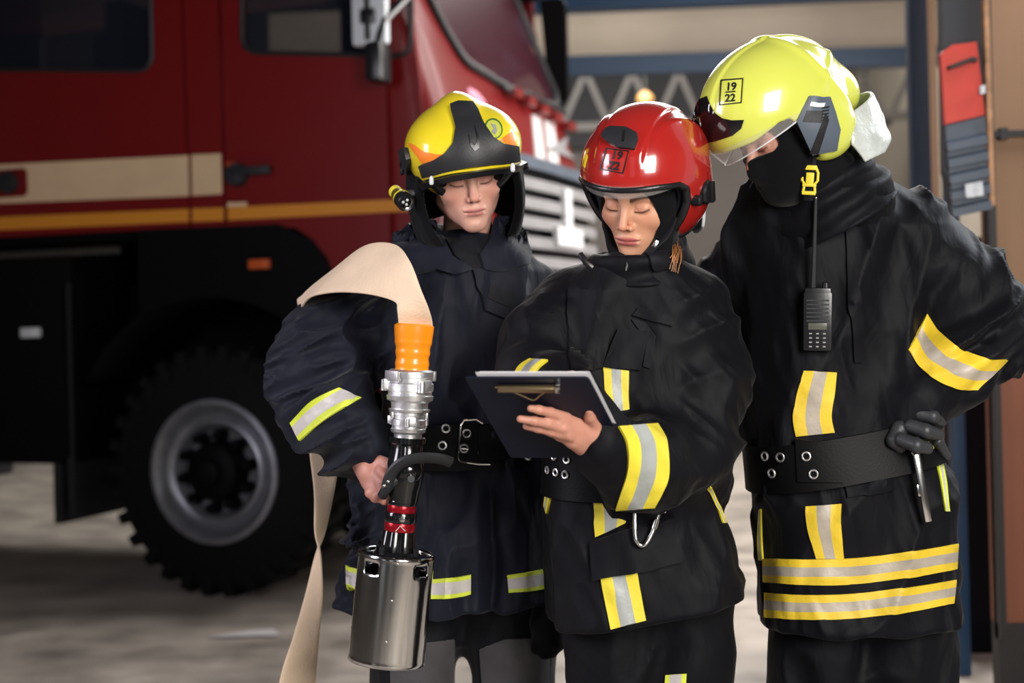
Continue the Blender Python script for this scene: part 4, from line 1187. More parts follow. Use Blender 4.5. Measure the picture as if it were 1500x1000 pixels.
# front piece, trims, decals
fo = lambda P: helm1_outer(P) * .8
patch('front_shield', [(662, 156), (672, 152), (690, 153), (698, 164), (708, 184), (722, 203), (736, 211), (755, 214), (757, 234), (735, 238), (690, 243), (650, 250), (622, 257), (617, 241), (634, 235), (652, 224), (664, 211), (668, 190), (663, 166)], fo, 2.7, M['matt_black'], .010, .014, 4, hm1)
patch('shield_recess', [(680, 185), (686, 200), (688, 215), (694, 222), (700, 218), (700, 204), (694, 188), (697, 206), (695, 214), (690, 212), (686, 200)], fo, 2.7, M['black_plastic'], .0125, .004, 3, hm1)
strip('rim_stripe', [(622, 257), (655, 250), (700, 244), (740, 238), (759, 232)], [(622, 260.5), (655, 253), (700, 247), (740, 241), (760, 235)], fo, 2.7, [M['yellow_helmet']], .008, .01, hm1, cols=((0, 1, 0),))
brimA = [(608, 278), (616, 266), (626, 261), (655, 254), (700, 247), (740, 241), (763, 234)]
brimB = [(616, 284), (624, 273), (634, 267), (660, 261), (700, 254), (740, 248), (765, 242)]
strip('brim', brimA, brimB, fo, 2.7, [M['black_plastic']], .016, .022, hm1, cols=((0, 1, 0),))
patch('orange_decal', [(598, 209), (607, 212), (620, 222), (640, 226), (648, 226), (636, 234), (618, 240), (612, 230), (602, 218)], fo, 2.7, M['orange_decal'], .0012, .003, 4, hm1)
patch('orange_decal', [(750, 192), (752, 200), (756, 214), (742, 211), (732, 205)], fo, 2.7, M['orange_decal'], .0012, .003, 4, hm1)
def circle(cx, cy, rx, ry, n=20, a=0): 
    return [(cx + rx * math.cos(t) * math.cos(a) - ry * math.sin(t) * math.sin(a), cy + rx * math.cos(t) * math.sin(a) + ry * math.sin(t) * math.cos(a)) for t in np.linspace(0, 2 * math.pi, n, endpoint=False)]
patch('round_badge', circle(723, 189, 11, 13, a=-.4), fo, 2.7, M['lime_helmet'], .0015, .003, 3, hm1)
frame_on('badge_ring', circle(723, 189, 12.5, 15, 24, -.4), 1.6, fo, 2.7, M['green_ink'], .003, hm1)
patch('badge_figure', [(719, 182), (726, 184), (728, 192), (725, 198), (720, 194), (723, 189)], fo, 2.7, M['silver'], .003, .002, 2, hm1)
patch('side_knob', [(591, 220), (598, 216), (602, 232), (602, 250), (594, 254)], fo, 2.7, M['matt_black'], .012, .016, 3, hm1)
for u, v in ((632, 266), (751, 247)):
    q = W(u, v, 3.04); b = MB(); b.lathe([(-.007, .003), (-.004, .005), (.008, .0045), (.012, .002)], q, (0, 0, 1), 12); b.build('visor_catch', M['label_white'], hm1)
# neck curtain: cloth hanging from the helmet rim to the shoulders
def curt1(P):
    Q = H1.loc(P); A = np.abs(Q[:, 0])
    d = np.abs(ell(Q, (0, .025, -.05), (.128, .135, .21))) - .006
    kk = poly2d(Q[:, 1:], [(-.055, .04), (-.045, -.03), (-.05, -.09), (-.065, -.145), (.0, -.165), (.1, -.14), (.25, -.12), (.25, .04)])
    d = d - .003 * np.sin(Q[:, 1] * 90 + 2 * noise(Q * 12))
    return smax(d, kk, .008) * .7
sculpt('neck_curtain', curt1, H1.O - V3(.2, .2, .22), H1.O + V3(.2, .24, .1), .004, M['knit'], hm1)
# torch clamped at the helmet's side
tc = W(589, 291, 3.16)
td = np.array([.32, -.62, -.35]); td /= np.linalg.norm(td)
fl = empty('helmet_torch', tc, 'small black and yellow torch clipped beside the yellow and orange helmet', 'torch')
b = MB(); b.lathe([(-.055, .010), (-.05, .013), (-.012, .014), (.0, .0195), (.022, .0205), (.026, .019), (.024, .015)], tc, td, 28, cap=False); b.lathe([(-.056, .010), (-.055, .0101)], tc, td, 20); b.build('torch_body', M['black_plastic'], fl)
b = MB(); b.lathe([(-.045, .0150), (-.032, .0152)], tc, td, 24); b.lathe([(-.008, .0185), (-.002, .0200)], tc, td, 24); b.build('grip_ring', M['yellow'], fl)
b = MB(); b.lathe([(.010, .002), (.012, .008), (.021, .0165), (.022, .0002)], tc, td, 24, cap=False); b.torus(tc + td * .0225, td, .0165, .0014, 24, 6); b.build('torch_lens', M['chrome'], fl)
for k in range(3):
    a_ = 2 * math.pi * k / 3; u = np.cross(td, (0, 0, 1)); u /= np.linalg.norm(u); w_ = np.cross(td, u)
    b = MB(); b.sphere(tc + td * .021 + (math.cos(a_) * u + math.sin(a_) * w_) * .006, .0035); b.build('torch_bulb', M['label_white'], fl)
b = MB(); b.box(tc - td * .02 + V3(.020, .012, .006), (.016, .010, .008), bev=.003); b.build('clip', M['black_plastic'], fl)
# gloves hanging at his side
gl = [(W(800, 888, 3.26), W(802, 912, 3.24), .030, .038), (W(802, 912, 3.24), W(806, 936, 3.24), .038, .034)]
gf = [finger_chain([W(790, 930, 3.24), W(786, 950, 3.24)], [.016, .014]), finger_chain([W(799, 935, 3.24), W(797, 957, 3.23)], [.016, .014]), finger_chain([W(808, 935, 3.24), W(808, 955, 3.23)], [.016, .013]), finger_chain([W(815, 928, 3.24), W(819, 944, 3.24)], [.015, .012])]
gs = hand_sdf(gl, gf, .010)
g1 = sculpt('work_glove', gs, *bounds([W(775, 870, 3.3), W(830, 965, 3.2)], .03), .004, M['knit'])
tag(g1, 'black work glove hanging below the coat hem between man and woman', 'glove')
# ================================================================ person 2: woman with the red helmet
R2 = rot(-31, 23, 8); H2 = Frame(W(916, 306, 2.83) - R2 @ V3(0, -.088, -.003), R2)
h2 = head_sdf(H2, neck_to=(0, .075, -.20), fem=1.0, wide=1.03)
v2 = surf(h2, H2.O - .17 + V3(0, 0, -.06), H2.O + V3(.17, .17, .15), .0020)
L2 = Loft([sec(372, 876, 984, 2.94, .075), sec(400, 850, 1008, 2.96, .10), sec(430, 818, 1034, 2.98, .128), sec(500, 812, 1040, 2.99, .142), sec(600, 810, 1030, 2.99, .145),
           sec(690, 806, 1030, 2.99, .138), sec(740, 803, 1046, 2.99, .150), sec(800, 803, 1070, 2.99, .165), sec(850, 806, 1083, 2.99, .172), sec(960, 808, 1072, 2.99, .178)], n=2.5, cap=.02)
a2l = arm((W(1010, 455, 2.99), .085), (W(1034, 560, 2.97), .085), (W(1012, 668, 2.90), .082), (W(938, 684, 2.77), .074), (W(884, 652, 2.68), .056))
a2r = arm((W(838, 448, 3.0), .080), (W(792, 500, 2.93), .074), (W(774, 546, 2.86), .056), (W(812, 566, 2.77), .050), (W(850, 584, 2.70), .044))
HEM2 = (W(808, 928, 2.9), W(1070, 884, 2.9))
def hem2(P):
    a, b_ = HEM2; s = (b_[2] - a[2]) / (b_[0] - a[0])
    return (a[2] + (P[:, 0] - a[0]) * s - P[:, 2]) / math.sqrt(1 + s * s)
def wl2(P): return sss(P[:, 0], W(960, 0, 2.9)[0], W(1010, 0, 2.9)[0]) * sss(P[:, 2], W(0, 745, 2.9)[2], W(0, 700, 2.9)[2])
armfold2 = lambda P: dfolds(P, (-.5, .2, .8), 13, 6, .015, 2.0) + dfolds(P, (.6, .3, .7), 30, 10, .005, 3.3)
def fold2(P):
    w = wl2(P)
    up = sss(-P[:, 2], -W(0, 420, 2.9)[2], -W(0, 470, 2.9)[2])
    return ((1 - w) * (folds(P, 9, 3.6, .012, 9.0, -.25) + folds(P, 24, 9, .004, 5.0, .3)) + w * armfold2(P)) * (.15 + .85 * up)
c2 = coat(L2, [a2l, a2r], fold2, hem=hem2); c2t = coat(L2, [], fold2, hem=hem2)
m2l = armf(a2l, armfold2); m2r = armf(a2r, armfold2)
# left hand spread along the clipboard's underside
def hnd2():
    wr = W(878, 650, 2.68)
    palm = [(W(884, 652, 2.685), W(868, 636, 2.655), .026, .026), (W(868, 632, 2.655), W(826, 614, 2.60), .021, .012), (W(866, 648, 2.665), W(830, 632, 2.61), .020, .012),
            (W(862, 660, 2.675), W(838, 646, 2.63), .018, .013)]
    F = [finger_chain([W(828, 612, 2.60), W(806, 604, 2.575), W(790, 600, 2.555), W(777, 598, 2.545)], [.0112, .0092, .0080, .0062]),
         finger_chain([W(828, 628, 2.602), W(803, 620, 2.58), W(783, 616.5, 2.565), W(762, 613.5, 2.56)], [.0112, .0094, .0082, .0066]),
         finger_chain([W(832, 638, 2.61), W(806, 631, 2.595), W(788, 627, 2.59), W(771, 624, 2.585)], [.0108, .0090, .0080, .0066]),
         finger_chain([W(840, 648, 2.63), W(820, 639, 2.615), W(806, 633, 2.61), W(797, 629, 2.612)], [.0105, .0085, .0072, .0060]),
         finger_chain([W(876, 636, 2.665), W(870, 622, 2.635), W(864, 610, 2.61), W(863, 601, 2.60)], [.0155, .0122, .0104, .0086])]
    def ex(P, d):
        # tendons
        for a, b_ in ((W(868, 640, 2.64), W(822, 617, 2.589)), (W(866, 648, 2.65), W(826, 627, 2.592)), (W(864, 656, 2.66), W(832, 638, 2.60))):
            d = smin(d, cone(P, a, b_, .0035, .0045), .008)
        return d
    return hand_sdf(palm, F, .006, ex)
hd2 = hnd2()
vh2 = surf(hd2, *bounds([W(760, 595, 2.54), W(900, 670, 2.70)], .035), .0021)
# right hand steadying the far edge of the board (mostly hidden by it)
def hnd2r():
    palm = [(W(815, 575, 2.73), W(830, 572, 2.68), .024, .024), (W(830, 572, 2.68), W(845, 562, 2.63), .022, .018)]
    F = [finger_chain([W(846 + k * 2, 560 + k * 7, 2.635), W(856, 556 + k * 7, 2.60), W(854, 557 + k * 7, 2.575)], [.0105, .0095, .008]) for k in range(4)]
    F.append(finger_chain([W(832, 562, 2.66), W(838, 552, 2.62), W(842, 552, 2.60)], [.013, .011, .009]))
    return hand_sdf(palm, F, .009)
vh2r = surf(hnd2r(), *bounds([W(800, 550, 2.56), W(870, 600, 2.75)], .03), .003)
Lb2 = Loft([sec(372, 905, 960, 2.96, .05), sec(430, 850, 1000, 2.98, .08), sec(690, 850, 990, 2.99, .09), sec(800, 850, 1020, 2.99, .11)], n=2.2)
bl2 = [legpts((905, 902), 3.0, 830), legpts((995, 1004), 3.0, 830)]
vb2 = surf(body_sdf(Lb2, [a2l, a2r], bl2), V3(*bounds([W(740, 380, 2.7), W(1100, 900, 3.2)], .1)[0][:2], .04), bounds([W(740, 380, 2.7), W(1100, 900, 3.2)], .1)[1], .014)
SK2 = (.58, .30, .185)
wom = person('person', [v2, vh2, vh2r, vb2], ([head_cols(H2, SK2, (.42, .11, .10), (.07, .03, .02), 1.0, fem=1.0, wide=1.03, rosy=.35), hand_cols((.50, .235, .165), (.50, .17, .12)), None, None], SK2),
             'woman in red helmet reading from a dark clipboard in her hands', (W(950, 900, 3.0)[0], 3.0, 0))
lo, hi = bounds([W(728, 350, 2.62), W(1105, 940, 3.2)], .05)
ct2 = sculpt('coat', c2, lo, hi, .0052, M['navy'], wom)
t2l = [(W(905, 830, 3.0), .12), (W(902, 960, 3.0), .096), (W(901, 1010, 3.0), .088), (V3(W(901, 1010, 3.0)[0], 3.0, .45), .082), (V3(W(901, 1010, 3.0)[0], 3.02, .13), .078)]
t2r = [(W(995, 830, 3.0), .12), (W(1000, 960, 3.0), .097), (W(999, 1010, 3.0), .089), (V3(W(999, 1010, 3.0)[0], 3.0, .45), .082), (V3(W(999, 1010, 3.0)[0], 3.02, .13), .078)]
lg2 = legs_sdf((W(948, 800, 3.0), (.17, .13, .13)), t2l, t2r, 1, 6)
sculpt('trousers', lg2, *bounds([W(800, 740, 2.85), V3(W(1110, 900, 3.1)[0], 3.15, .1)], .03), .008, M['navy'], wom)
boots('boot', [V3(W(901, 1010, 3.0)[0], 3.02, .10), V3(W(999, 1010, 3.0)[0], 3.02, .10)], wom)
# hood round the face, stand-up collar
hd = hood(H2, (0, -.105, -.030), (.066, .085, .080), (0, .06, -.2))
sculpt('hood', hd, H2.O - V3(.17, .18, .27), H2.O + V3(.19, .2, .15), .0036, M['knit'], wom)
nc = H2.w(0, .03, -.125)
def collar2(P):
    ax = V3(.0, -.10, 1); Q = P - (W(930, 392, 2.94)); h = Q @ (ax / np.linalg.norm(ax)); r = nrm((Q - h[:, None] * (ax / np.linalg.norm(ax))) * V3(1, 1.05, 1))
    rr = .086 + .10 * np.abs(h) * (h < 0) + .010 * np.sin(h * 130 + noise(P * 14) * 1.5) * .5
    d = np.abs(r - rr) - .008
    return smax(smax(d, h - .032, .01), -.034 - h, .01) * .7
sculpt('collar', collar2, W(930, 392, 2.94) - .16, W(930, 392, 2.94) + .16, .004, M['navy'], wom)
fc2 = lambda P: np.minimum(c2(P), collar2(P))
b = MB()
q = [W(850, 372, 2.82), W(858, 384, 2.81), W(868, 392, 2.81)]
b.tube(q, .006, 8); b.build('collar_clip', M['black_plastic'], wom)
patch('collar_tab', [(955, 362), (978, 356), (984, 372), (976, 392), (956, 394), (950, 378)], fc2, 2.6, M['black_cloth'], .010, .012, 4, wom)
b = MB(); q = cast(collar2, [(918, 384), (918, 390), (917, 396)], 2.6); b.tube([p + V3(0, -.002, 0) for p in q], .0022, 6); b.build('zip_pull', M['chrome'], wom)
# chest flap, pockets
patch('storm_flap', [(836, 424), (905, 430), (884, 540), (838, 545), (831, 520), (830, 460)], c2, 2.5, M['navy'], .010, .012, 6, wom)
patch('chest_pocket', [(905, 482), (952, 486), (938, 542), (884, 538)], c2, 2.5, M['navy'], .012, .016, 5, wom)
patch('pocket_flap', [(936, 450), (990, 466), (984, 478), (926, 462)], c2, 2.5, M['navy'], .010, .012, 5, wom)
patch('radio_loop', [(925, 468), (945, 472), (960, 492), (952, 540), (942, 536), (948, 500)], c2, 2.5, M['black_cloth'], .006, .010, 5, wom)
patch('hip_pocket_flap', [(868, 792), (985, 752), (998, 822), (945, 836), (872, 850), (866, 826)], c2, 2.5, M['navy'], .014, .018, 6, wom)
# tapes
strip('chest_tape', [(884, 538), (886, 570), (892, 610), (900, 640)], [(921, 543), (921, 580), (923, 620), (925, 640)], c2t, 2.5, TAPE, .005, .008, wom)
strip('waist_tape', [(871, 700), (870, 740), (873, 786)], [(918, 704), (920, 745), (916, 766)], c2t, 2.5, TAPE, .005, .008, wom)
strip('side_tape', [(826, 700), (812, 716), (803, 752)], [(812, 698), (804, 712), (799, 740)], c2, 2.5, TAPE, .005, .008, wom)
strip('hem_tape', [(881, 848), (888, 890), (894, 921)], [(932, 835), (940, 875), (946, 908)], c2, 2.5, TAPE, .005, .008, wom)
strip('back_tape', [(1036, 716), (1048, 740), (1058, 766)], [(1041, 712), (1053, 738), (1063, 766)], c2, 2.5, TAPE, .004, .007, wom, nu=12)
ax2 = W(1012, 668, 2.90) - W(884, 652, 2.68)
strip('sleeve_tape', [(905, 625), (917, 650), (918, 690), (902, 745)], [(962, 622), (976, 650), (977, 700), (958, 741)], c2, 2.4, TAPE, .005, .008, wom)
strip('sleeve_tape', [(751, 556), (762, 537), (777, 527)], [(779, 558), (790, 540), (803, 529)], c2, 2.4, TAPE, .005, .008, wom)
strip('knee_tape', [(976, 988), (972, 1040)], [(1006, 986), (1003, 1040)], lg2, 2.6, TAPE_L, .005, .008, wom, cols=tape_cols(.22), nu=10)
# belt with eyelets
fL2 = lambda P: L2(P) * .7 - .004
bt2 = ring('belt', W(918, 690, 2.99), V3(.05, 0, 1), .10, fL2, [M['leather']], R0=.40, off=.012, thick=.012, parent=wom, n=90, cols=((0, 1, 0),))
eyelets([(811, 688), (822, 691), (834, 694), (820, 668), (836, 672), (812, 664)], fL2, 2.5, bt2, r=.0068, off=.013)
# helmet
def helm2_outer(P):
    Q = H2.loc(P); A = np.abs(Q[:, 0])
    d = ell(Q, (0, .020, .050), (.126, .152, .124))
    d = smin(d, ell(Q, (0, .050, -.005), (.122, .120, .115)), .03)
    top = sss(Q[:, 2], .085, .12)
    d = d - .0045 * sss(-A, -.055, -.047) * top
    # swept shoulder ridges along both sides
    rz = .095 - .35 * (Q[:, 1] - .02) ** 2 * 6
    d = d - .005 * np.exp(-((A - .075 - .25 * (Q[:, 1]) ) / .012) ** 2) * sss(Q[:, 2], .03, .08) * sss(Q[:, 1], -.10, 0)
    return d
K2 = [(-.25, .054), (-.10, .051), (-.060, .045), (-.040, .030), (-.030, .0), (-.026, -.06), (-.014, -.090), (.05, -.100), (.10, -.080), (.14, -.055), (.25, -.03), (.25, .3), (-.25, .3)]
def helm2(P):
    Q = H2.loc(P); o = helm2_outer(P); k = poly2d(Q[:, 1:], K2)
    return smax(smax(o, k, .004), -(o + .007), .002) * .8
lo, hi = H2.O - .22, H2.O + .26
hm2 = sculpt('helmet', helm2, lo, hi, .0027, M['red_helmet'], wom)
sculpt('edge_trim', edge_trim(H2, helm2_outer, K2, .0065), lo, hi, .0028, M['black_plastic'], hm2)
sculpt('liner', liner(H2, helm2_outer, K2, lower=-.004), lo, hi, .004, M['black_cloth'], hm2)
fo2 = lambda P: helm2_outer(P) * .8
patch('lamp_mount', [(889, 193), (896, 189), (918, 190), (933, 198), (935, 206), (930, 220), (908, 218), (890, 209), (884, 203)], fo2, 2.4, M['matt_black'], .010, .014, 3, hm2)
patch('mount_rib', [(915, 196), (918, 196), (916, 212), (913, 211)], fo2, 2.4, M['steel'], .012, .004, 2, hm2)
sq = [(888, 216.5), (922, 221), (913, 254.5), (879, 248)]
frame_on('number_frame', sq, 2.2, fo2, 2.4, M['ink'], .0016, hm2)
ex = V3(1, .13, 0)[:2]; ey = np.array([.27, -1.0])
text_on('number_text', '19', (903, 232.5), ex, ey, 16, fo2, 2.4, M['ink'], parent=hm2, bold=.03)
text_on('number_text', '22', (898.5, 248), ex, ey, 16, fo2, 2.4, M['ink'], parent=hm2, bold=.03)
patch('number_bar', [(893, 235.4), (907.5, 237.2), (907.2, 238.8), (892.6, 237)], fo2, 2.4, M['ink'], .0016, .002, 2, hm2)
patch('yellow_mark', [(855, 243), (857, 232), (860, 226), (861, 229), (858, 240), (857, 246)], fo2, 2.4, M['yellow_helmet'], .0015, .002, 2, hm2)
shell_piece('visor', H2, (0, .018, .05), (.119, .152, .13), (-72, 72), lambda t: .034 + .010 * abs(2 * t - 1) ** 2, lambda t: .060, .0018, M['visor'], hm2)
vc = H2.w(.124, .030, .000)
b = MB(); nx = H2.d(1, .0, 0); b.lathe([(-.01, .026), (.006, .025), (.010, .021), (.011, .001)], vc, nx, 28); b.box(vc + nx * .012 + H2.d(0, .004, 0), (.006, .008, .022), H2.R, bev=.003); b.build('visor_pivot', M['black_plastic'], hm2)
vc = H2.w(.123, -.010, -.004); b = MB(); b.lathe([(-.01, .0115), (.006, .011), (.009, .008), (.010, .001)], vc, nx, 24); b.build('side_screw', M['black_plastic'], hm2)
# reflective neck cloth and strands of hair
def curt2(P):
    Q = H2.loc(P)
    d = np.abs(ell(Q, (0, .05, -.055), (.100, .128, .15))) - .004
    kk = poly2d(Q[:, 1:], [(.07, -.02), (.085, -.10), (.13, -.135), (.30, -.11), (.3, -.02)])
    return smax(d, kk, .006) * .7
sculpt('neck_curtain', curt2, H2.O - .2, H2.O + V3(.2, .3, .1), .004, M['label_white'], hm2)
b = MB()
for k in range(16):
    x0 = 991 + random.uniform(-5, 6); y0 = 356 + random.uniform(-4, 6)
    pts = [W(x0, y0, 2.90), W(x0 + random.uniform(-4, 4), y0 + 14, 2.86), W(x0 - 3 + random.uniform(-6, 5), y0 + 30 + random.uniform(-6, 10), 2.85)]
    b.tube(catmull(pts, 4), .0009, 5)
M['hair'] = mat('light_brown_hair', (0.36, 0.15, 0.05, 1), .45)
b.build('hair', M['hair'], wom)
def chin(P): return hd(P)
b = MB(); q = cast(hd, [(988, 318), (976, 345), (960, 360), (948, 372)], 2.5); b.tube(catmull([p + V3(0, -.004, 0) for p in q], 5), .008, 8, sq=.4); b.build('chin_strap', M['black_cloth'], hm2)
b = MB(); b.box(W(960, 357, 2.775), (.004, .003, .007), rot(0, 0, 30), bev=.001); b.build('strap_buckle', M['steel'], hm2)

# clipboard, papers
TL, TR, BR, BL = W(681, 551, 2.50), W(862, 551, 2.50), W(922, 668, 2.74), W(748, 668, 2.72)
ex_ = (TR - TL); Lx = np.linalg.norm(ex_); ex_ /= Lx; ey_ = (BL - TL); ey_ -= ex_ * (ey_ @ ex_); Ly = np.linalg.norm(ey_); ey_ /= Ly; ez_ = np.cross(ex_, ey_)   # ez_ towards the camera or away
if ez_[1] > 0: ez_ = -ez_
M['board'] = mat('navy_board_cover', (0.004, 0.006, 0.018, 1), .5, bump=.04, bscale=300, spec=.25)
M['paper'] = mat('white_paper', (0.80, 0.80, 0.84, 1), .7)
cbp = empty('clipboard', (TL + TR + BR + BL) / 4, 'dark navy clipboard held out in front of the woman', 'clipboard')
RB = np.stack([ex_, ey_, ez_], 1)
sk = BL - TL
def Bp(u, v, w=0): return TL + (TR - TL) * u + (BL - TL) * v + (BR - BL - TR + TL) * u * v + ez_ * w
def bsheet(name, u0, v0, u1, v1, w0, th, m, parent, r=.03):
    pts = rrect(u0, v0, u1, v1, r, 4); b = MB(); b.prism([Bp(u, v, w0) for u, v in pts], ez_ * th); return b.build(name, m, parent, sm=False, auto=None)
bsheet('board', 0, 0, 1, 1, 0, .0035, M['board'], cbp)
b = MB(); b.box(Bp(.47, .085, .0105), (.052, .007, .005), RB, bev=.002); b.build('clip_bar', M['bronze'], cbp)
b = MB(); b.tube(catmull([Bp(.34, .13, .009), Bp(.40, .17, .010), Bp(.47, .215, .011), Bp(.54, .17, .010), Bp(.60, .13, .009)], 6), .0016, 8); b.build('clip_lever', M['bronze'], cbp)
b = MB(); b.tube([Bp(.22, .06, .012), Bp(.70, .06, .012)], .0022, 10); b.build('clip_spring', M['bronze'], cbp)
b = MB(); b.box(Bp(.72, .075, .010), (.004, .010, .007), RB, bev=.001); b.build('clip_stop', M['chrome'], cbp)
for k, (u0, v0, u1, v1, w, lb) in enumerate([(.10, -.040, .985, .93, -.0015, 'white paper sheet peeking above the top edge of the navy clipboard'), (.13, -.034, 1.022, .95, -.0040, 'white paper sheet showing along the right edge of the navy clipboard')]):
    o = bsheet('paper_sheet', u0, v0, u1, v1, w, .0006, M['paper'], None, .004)
    tag(o, lb, 'paper', 'papers on the clipboard')
# ================================================================ person 3: tall man with the lime helmet
R3 = rot(-67, 27, 0); H3 = Frame(W(1119, 212, 2.93) - R3 @ V3(.031, -.075, 0), R3)
h3 = head_sdf(H3, neck_to=(0, .09, -.19))
v3 = surf(h3, H3.O - .19, H3.O + .2, .0024)
L3 = Loft([sec(262, 1105, 1275, 3.10, .09), sec(300, 1096, 1306, 3.12, .12), sec(340, 1090, 1350, 3.14, .148), sec(400, 1087, 1345, 3.15, .16), sec(500, 1090, 1330, 3.15, .158), sec(600, 1102, 1322, 3.14, .15),
           sec(640, 1104, 1350, 3.14, .150), sec(700, 1110, 1386, 3.14, .160), sec(760, 1114, 1395, 3.15, .172), sec(850, 1119, 1396, 3.16, .182), sec(960, 1122, 1390, 3.16, .185)], n=2.5, cap=.02)
a3l = arm((W(1318, 352, 3.14), .105), (W(1395, 420, 3.12), .100), (W(1430, 485, 3.08), .094), (W(1396, 545, 3.04), .082), (W(1345, 600, 3.03), .062))
a3r = arm((W(1105, 372, 3.21), .09), (W(1056, 438, 3.31), .082), (W(1053, 500, 3.33), .075), (W(1092, 600, 3.25), .055))
def wl3(P): return sss(P[:, 0], W(1300, 0, 3.1)[0], W(1360, 0, 3.1)[0]) * sss(P[:, 2], W(0, 640, 3.1)[2], W(0, 600, 3.1)[2])
armfold3 = lambda P: dfolds(P, (.5, .1, -.85), 13, 5.5, .021, 7.0) + dfolds(P, (.8, .2, -.3), 28, 9, .007, 3.3)
def fold3(P):
    w = wl3(P)
    w = w * 1.0
    return (1 - w) * (folds(P, 8, 3.6, .017, 19.0, -.3) + folds(P, 22, 8, .006, 15.0, .3)) + w * armfold3(P)
HA3, HB3 = W(1122, 938, 2.99), W(1392, 922, 3.05)
def hem3(P): return HA3[2] + (P[:, 0] - HA3[0]) * (HB3[2] - HA3[2]) / (HB3[0] - HA3[0]) + .004 * np.sin(P[:, 0] * 45) - P[:, 2]
c3 = coat(L3, [a3l, a3r], fold3, hem=hem3)
m3l = armf(a3l, armfold3); m3r = armf(a3r)
Lb3 = Loft([sec(262, 1150, 1240, 3.12, .06), sec(340, 1140, 1300, 3.14, .10), sec(655, 1150, 1290, 3.14, .10), sec(780, 1150, 1340, 3.15, .12)], n=2.2)
bl3 = [legpts((1205, 1205), 3.15, 850), legpts((1315, 1320), 3.15, 850)]
vb3 = surf(body_sdf(Lb3, [a3l, a3r], bl3), V3(*bounds([W(1010, 280, 2.9), W(1520, 900, 3.4)], .1)[0][:2], .04), bounds([W(1010, 280, 2.9), W(1520, 900, 3.4)], .1)[1], .014)
SK3 = (.50, .25, .18)
tall = person('person', [v3, vb3], ([head_cols(H3, SK3, (.45, .17, .15), (.05, .03, .02), 0.6, rosy=.5), None], SK3),
              'tall man in lime helmet and black face mask with hands on hips', (W(1260, 900, 3.15)[0], 3.15, 0))
lo, hi = bounds([W(1015, 240, 2.9), W(1515, 935, 3.4)], .05)
ct3 = sculpt('coat', c3, lo, hi, .0058, M['navy'], tall)
t3l = [(W(1205, 850, 3.15), .13), (W(1200, 960, 3.15), .104), (W(1200, 1010, 3.15), .098), (V3(W(1200, 1010, 3.15)[0], 3.15, .45), .09), (V3(W(1200, 1010, 3.15)[0], 3.17, .13), .085)]
t3r = [(W(1315, 850, 3.15), .13), (W(1318, 960, 3.15), .110), (W(1318, 1010, 3.15), .104), (V3(W(1318, 1010, 3.15)[0], 3.15, .45), .09), (V3(W(1318, 1010, 3.15)[0], 3.17, .13), .085)]
lg3 = legs_sdf((W(1258, 830, 3.15), (.19, .14, .14)), t3l, t3r, 1, 9, .009)
sculpt('trousers', lg3, *bounds([W(1090, 760, 3.0), V3(W(1430, 900, 3.2)[0], 3.32, .1)], .03), .008, M['navy'], tall)
boots('boot', [V3(W(1200, 1010, 3.15)[0], 3.17, .10), V3(W(1318, 1010, 3.15)[0], 3.17, .10)], tall, -30)
# mask / hood with the eye slit, hood collar
def hood3(P):
    Q = H3.loc(P)
    d = smin(ell(Q, (0, .010, .035), (.083, .103, .088)), ell(Q, (0, -.034, -.025), (.074, .066, .096)), .04)
    d = smin(d, ell(Q, (0, -.060, -.105), (.042, .040, .034)), .04)
    d = smin(d, ell(Q, (0, -.100, -.042), (.016, .018, .022)), .025)
    d = smin(d, cone(Q, (0, .01, -.08), (0, .10, -.22), .070, .085), .05)
    d = d - dfolds(P, H3.d(0, .3, 1), 30, 14, .0025, 1.2)
    s = boxd(Q, (0, -.12, .004), (.066, .09, .0215), .014)
    return smax(d, -s, .006) * .75
sculpt('face_mask', hood3, H3.O - .25, H3.O + .22, .0034, M['knit'], tall)
cc = W(1195, 268, 3.08); cax = V3(-.55, -.22, 1); cax /= np.linalg.norm(cax)
def collar3(P):
    Q = P - cc; h = Q @ cax; r = nrm((Q - h[:, None] * cax))
    rr = .118 - .25 * h + .006 * np.sin(h * 110 + noise(P * 12) * 2)
    d = np.abs(r - rr) - .013
    return smax(smax(d, h - .035, .018), -.09 - h, .01) * .7
sculpt('hood_collar', collar3, cc - .24, cc + .24, .0048, M['navy'], tall)
TAPE3 = [M['amber_tape'], M['dull_silver']]
# tapes, pocket flaps
strip('sleeve_tape', [(1358, 458), (1378, 488), (1412, 514), (1446, 526), (1474, 526)], [(1330, 512), (1350, 540), (1380, 560), (1408, 569), (1432, 571)], c3, 2.7, TAPE3, .005, .008, tall, cols=tape_cols(.34))
strip('sleeve_tape', [(1060, 452), (1085, 452), (1112, 460)], [(1060, 497), (1085, 497), (1112, 492)], m3r, 2.9, TAPE_L, .005, .008, tall, nu=20)
strip('chest_tape', [(1178, 543), (1166, 580), (1162, 612), (1166, 639)], [(1225, 545), (1221, 580), (1218, 610), (1222, 633)], c3, 2.7, TAPE3, .005, .008, tall)
strip('waist_tape', [(1180, 742), (1184, 776), (1196, 818)], [(1233, 738), (1232, 770), (1236, 818)], c3, 2.7, TAPE3, .005, .008, tall)
A_ = [(1119, 818), (1180, 819), (1250, 817), (1330, 808), (1402, 796)]; B_ = [(1119, 852), (1180, 856), (1250, 855), (1330, 846), (1400, 833)]
strip('hem_tape', A_, B_, c3, 2.7, TAPE3, .004, .007, tall, nu=60)
A_ = [(1121, 868), (1180, 871), (1250, 869), (1330, 860), (1399, 849)]; B_ = [(1121, 904), (1180, 907), (1250, 906), (1330, 896), (1396, 883)]
strip('hem_tape', A_, B_, c3, 2.7, TAPE3, .004, .007, tall, nu=60)
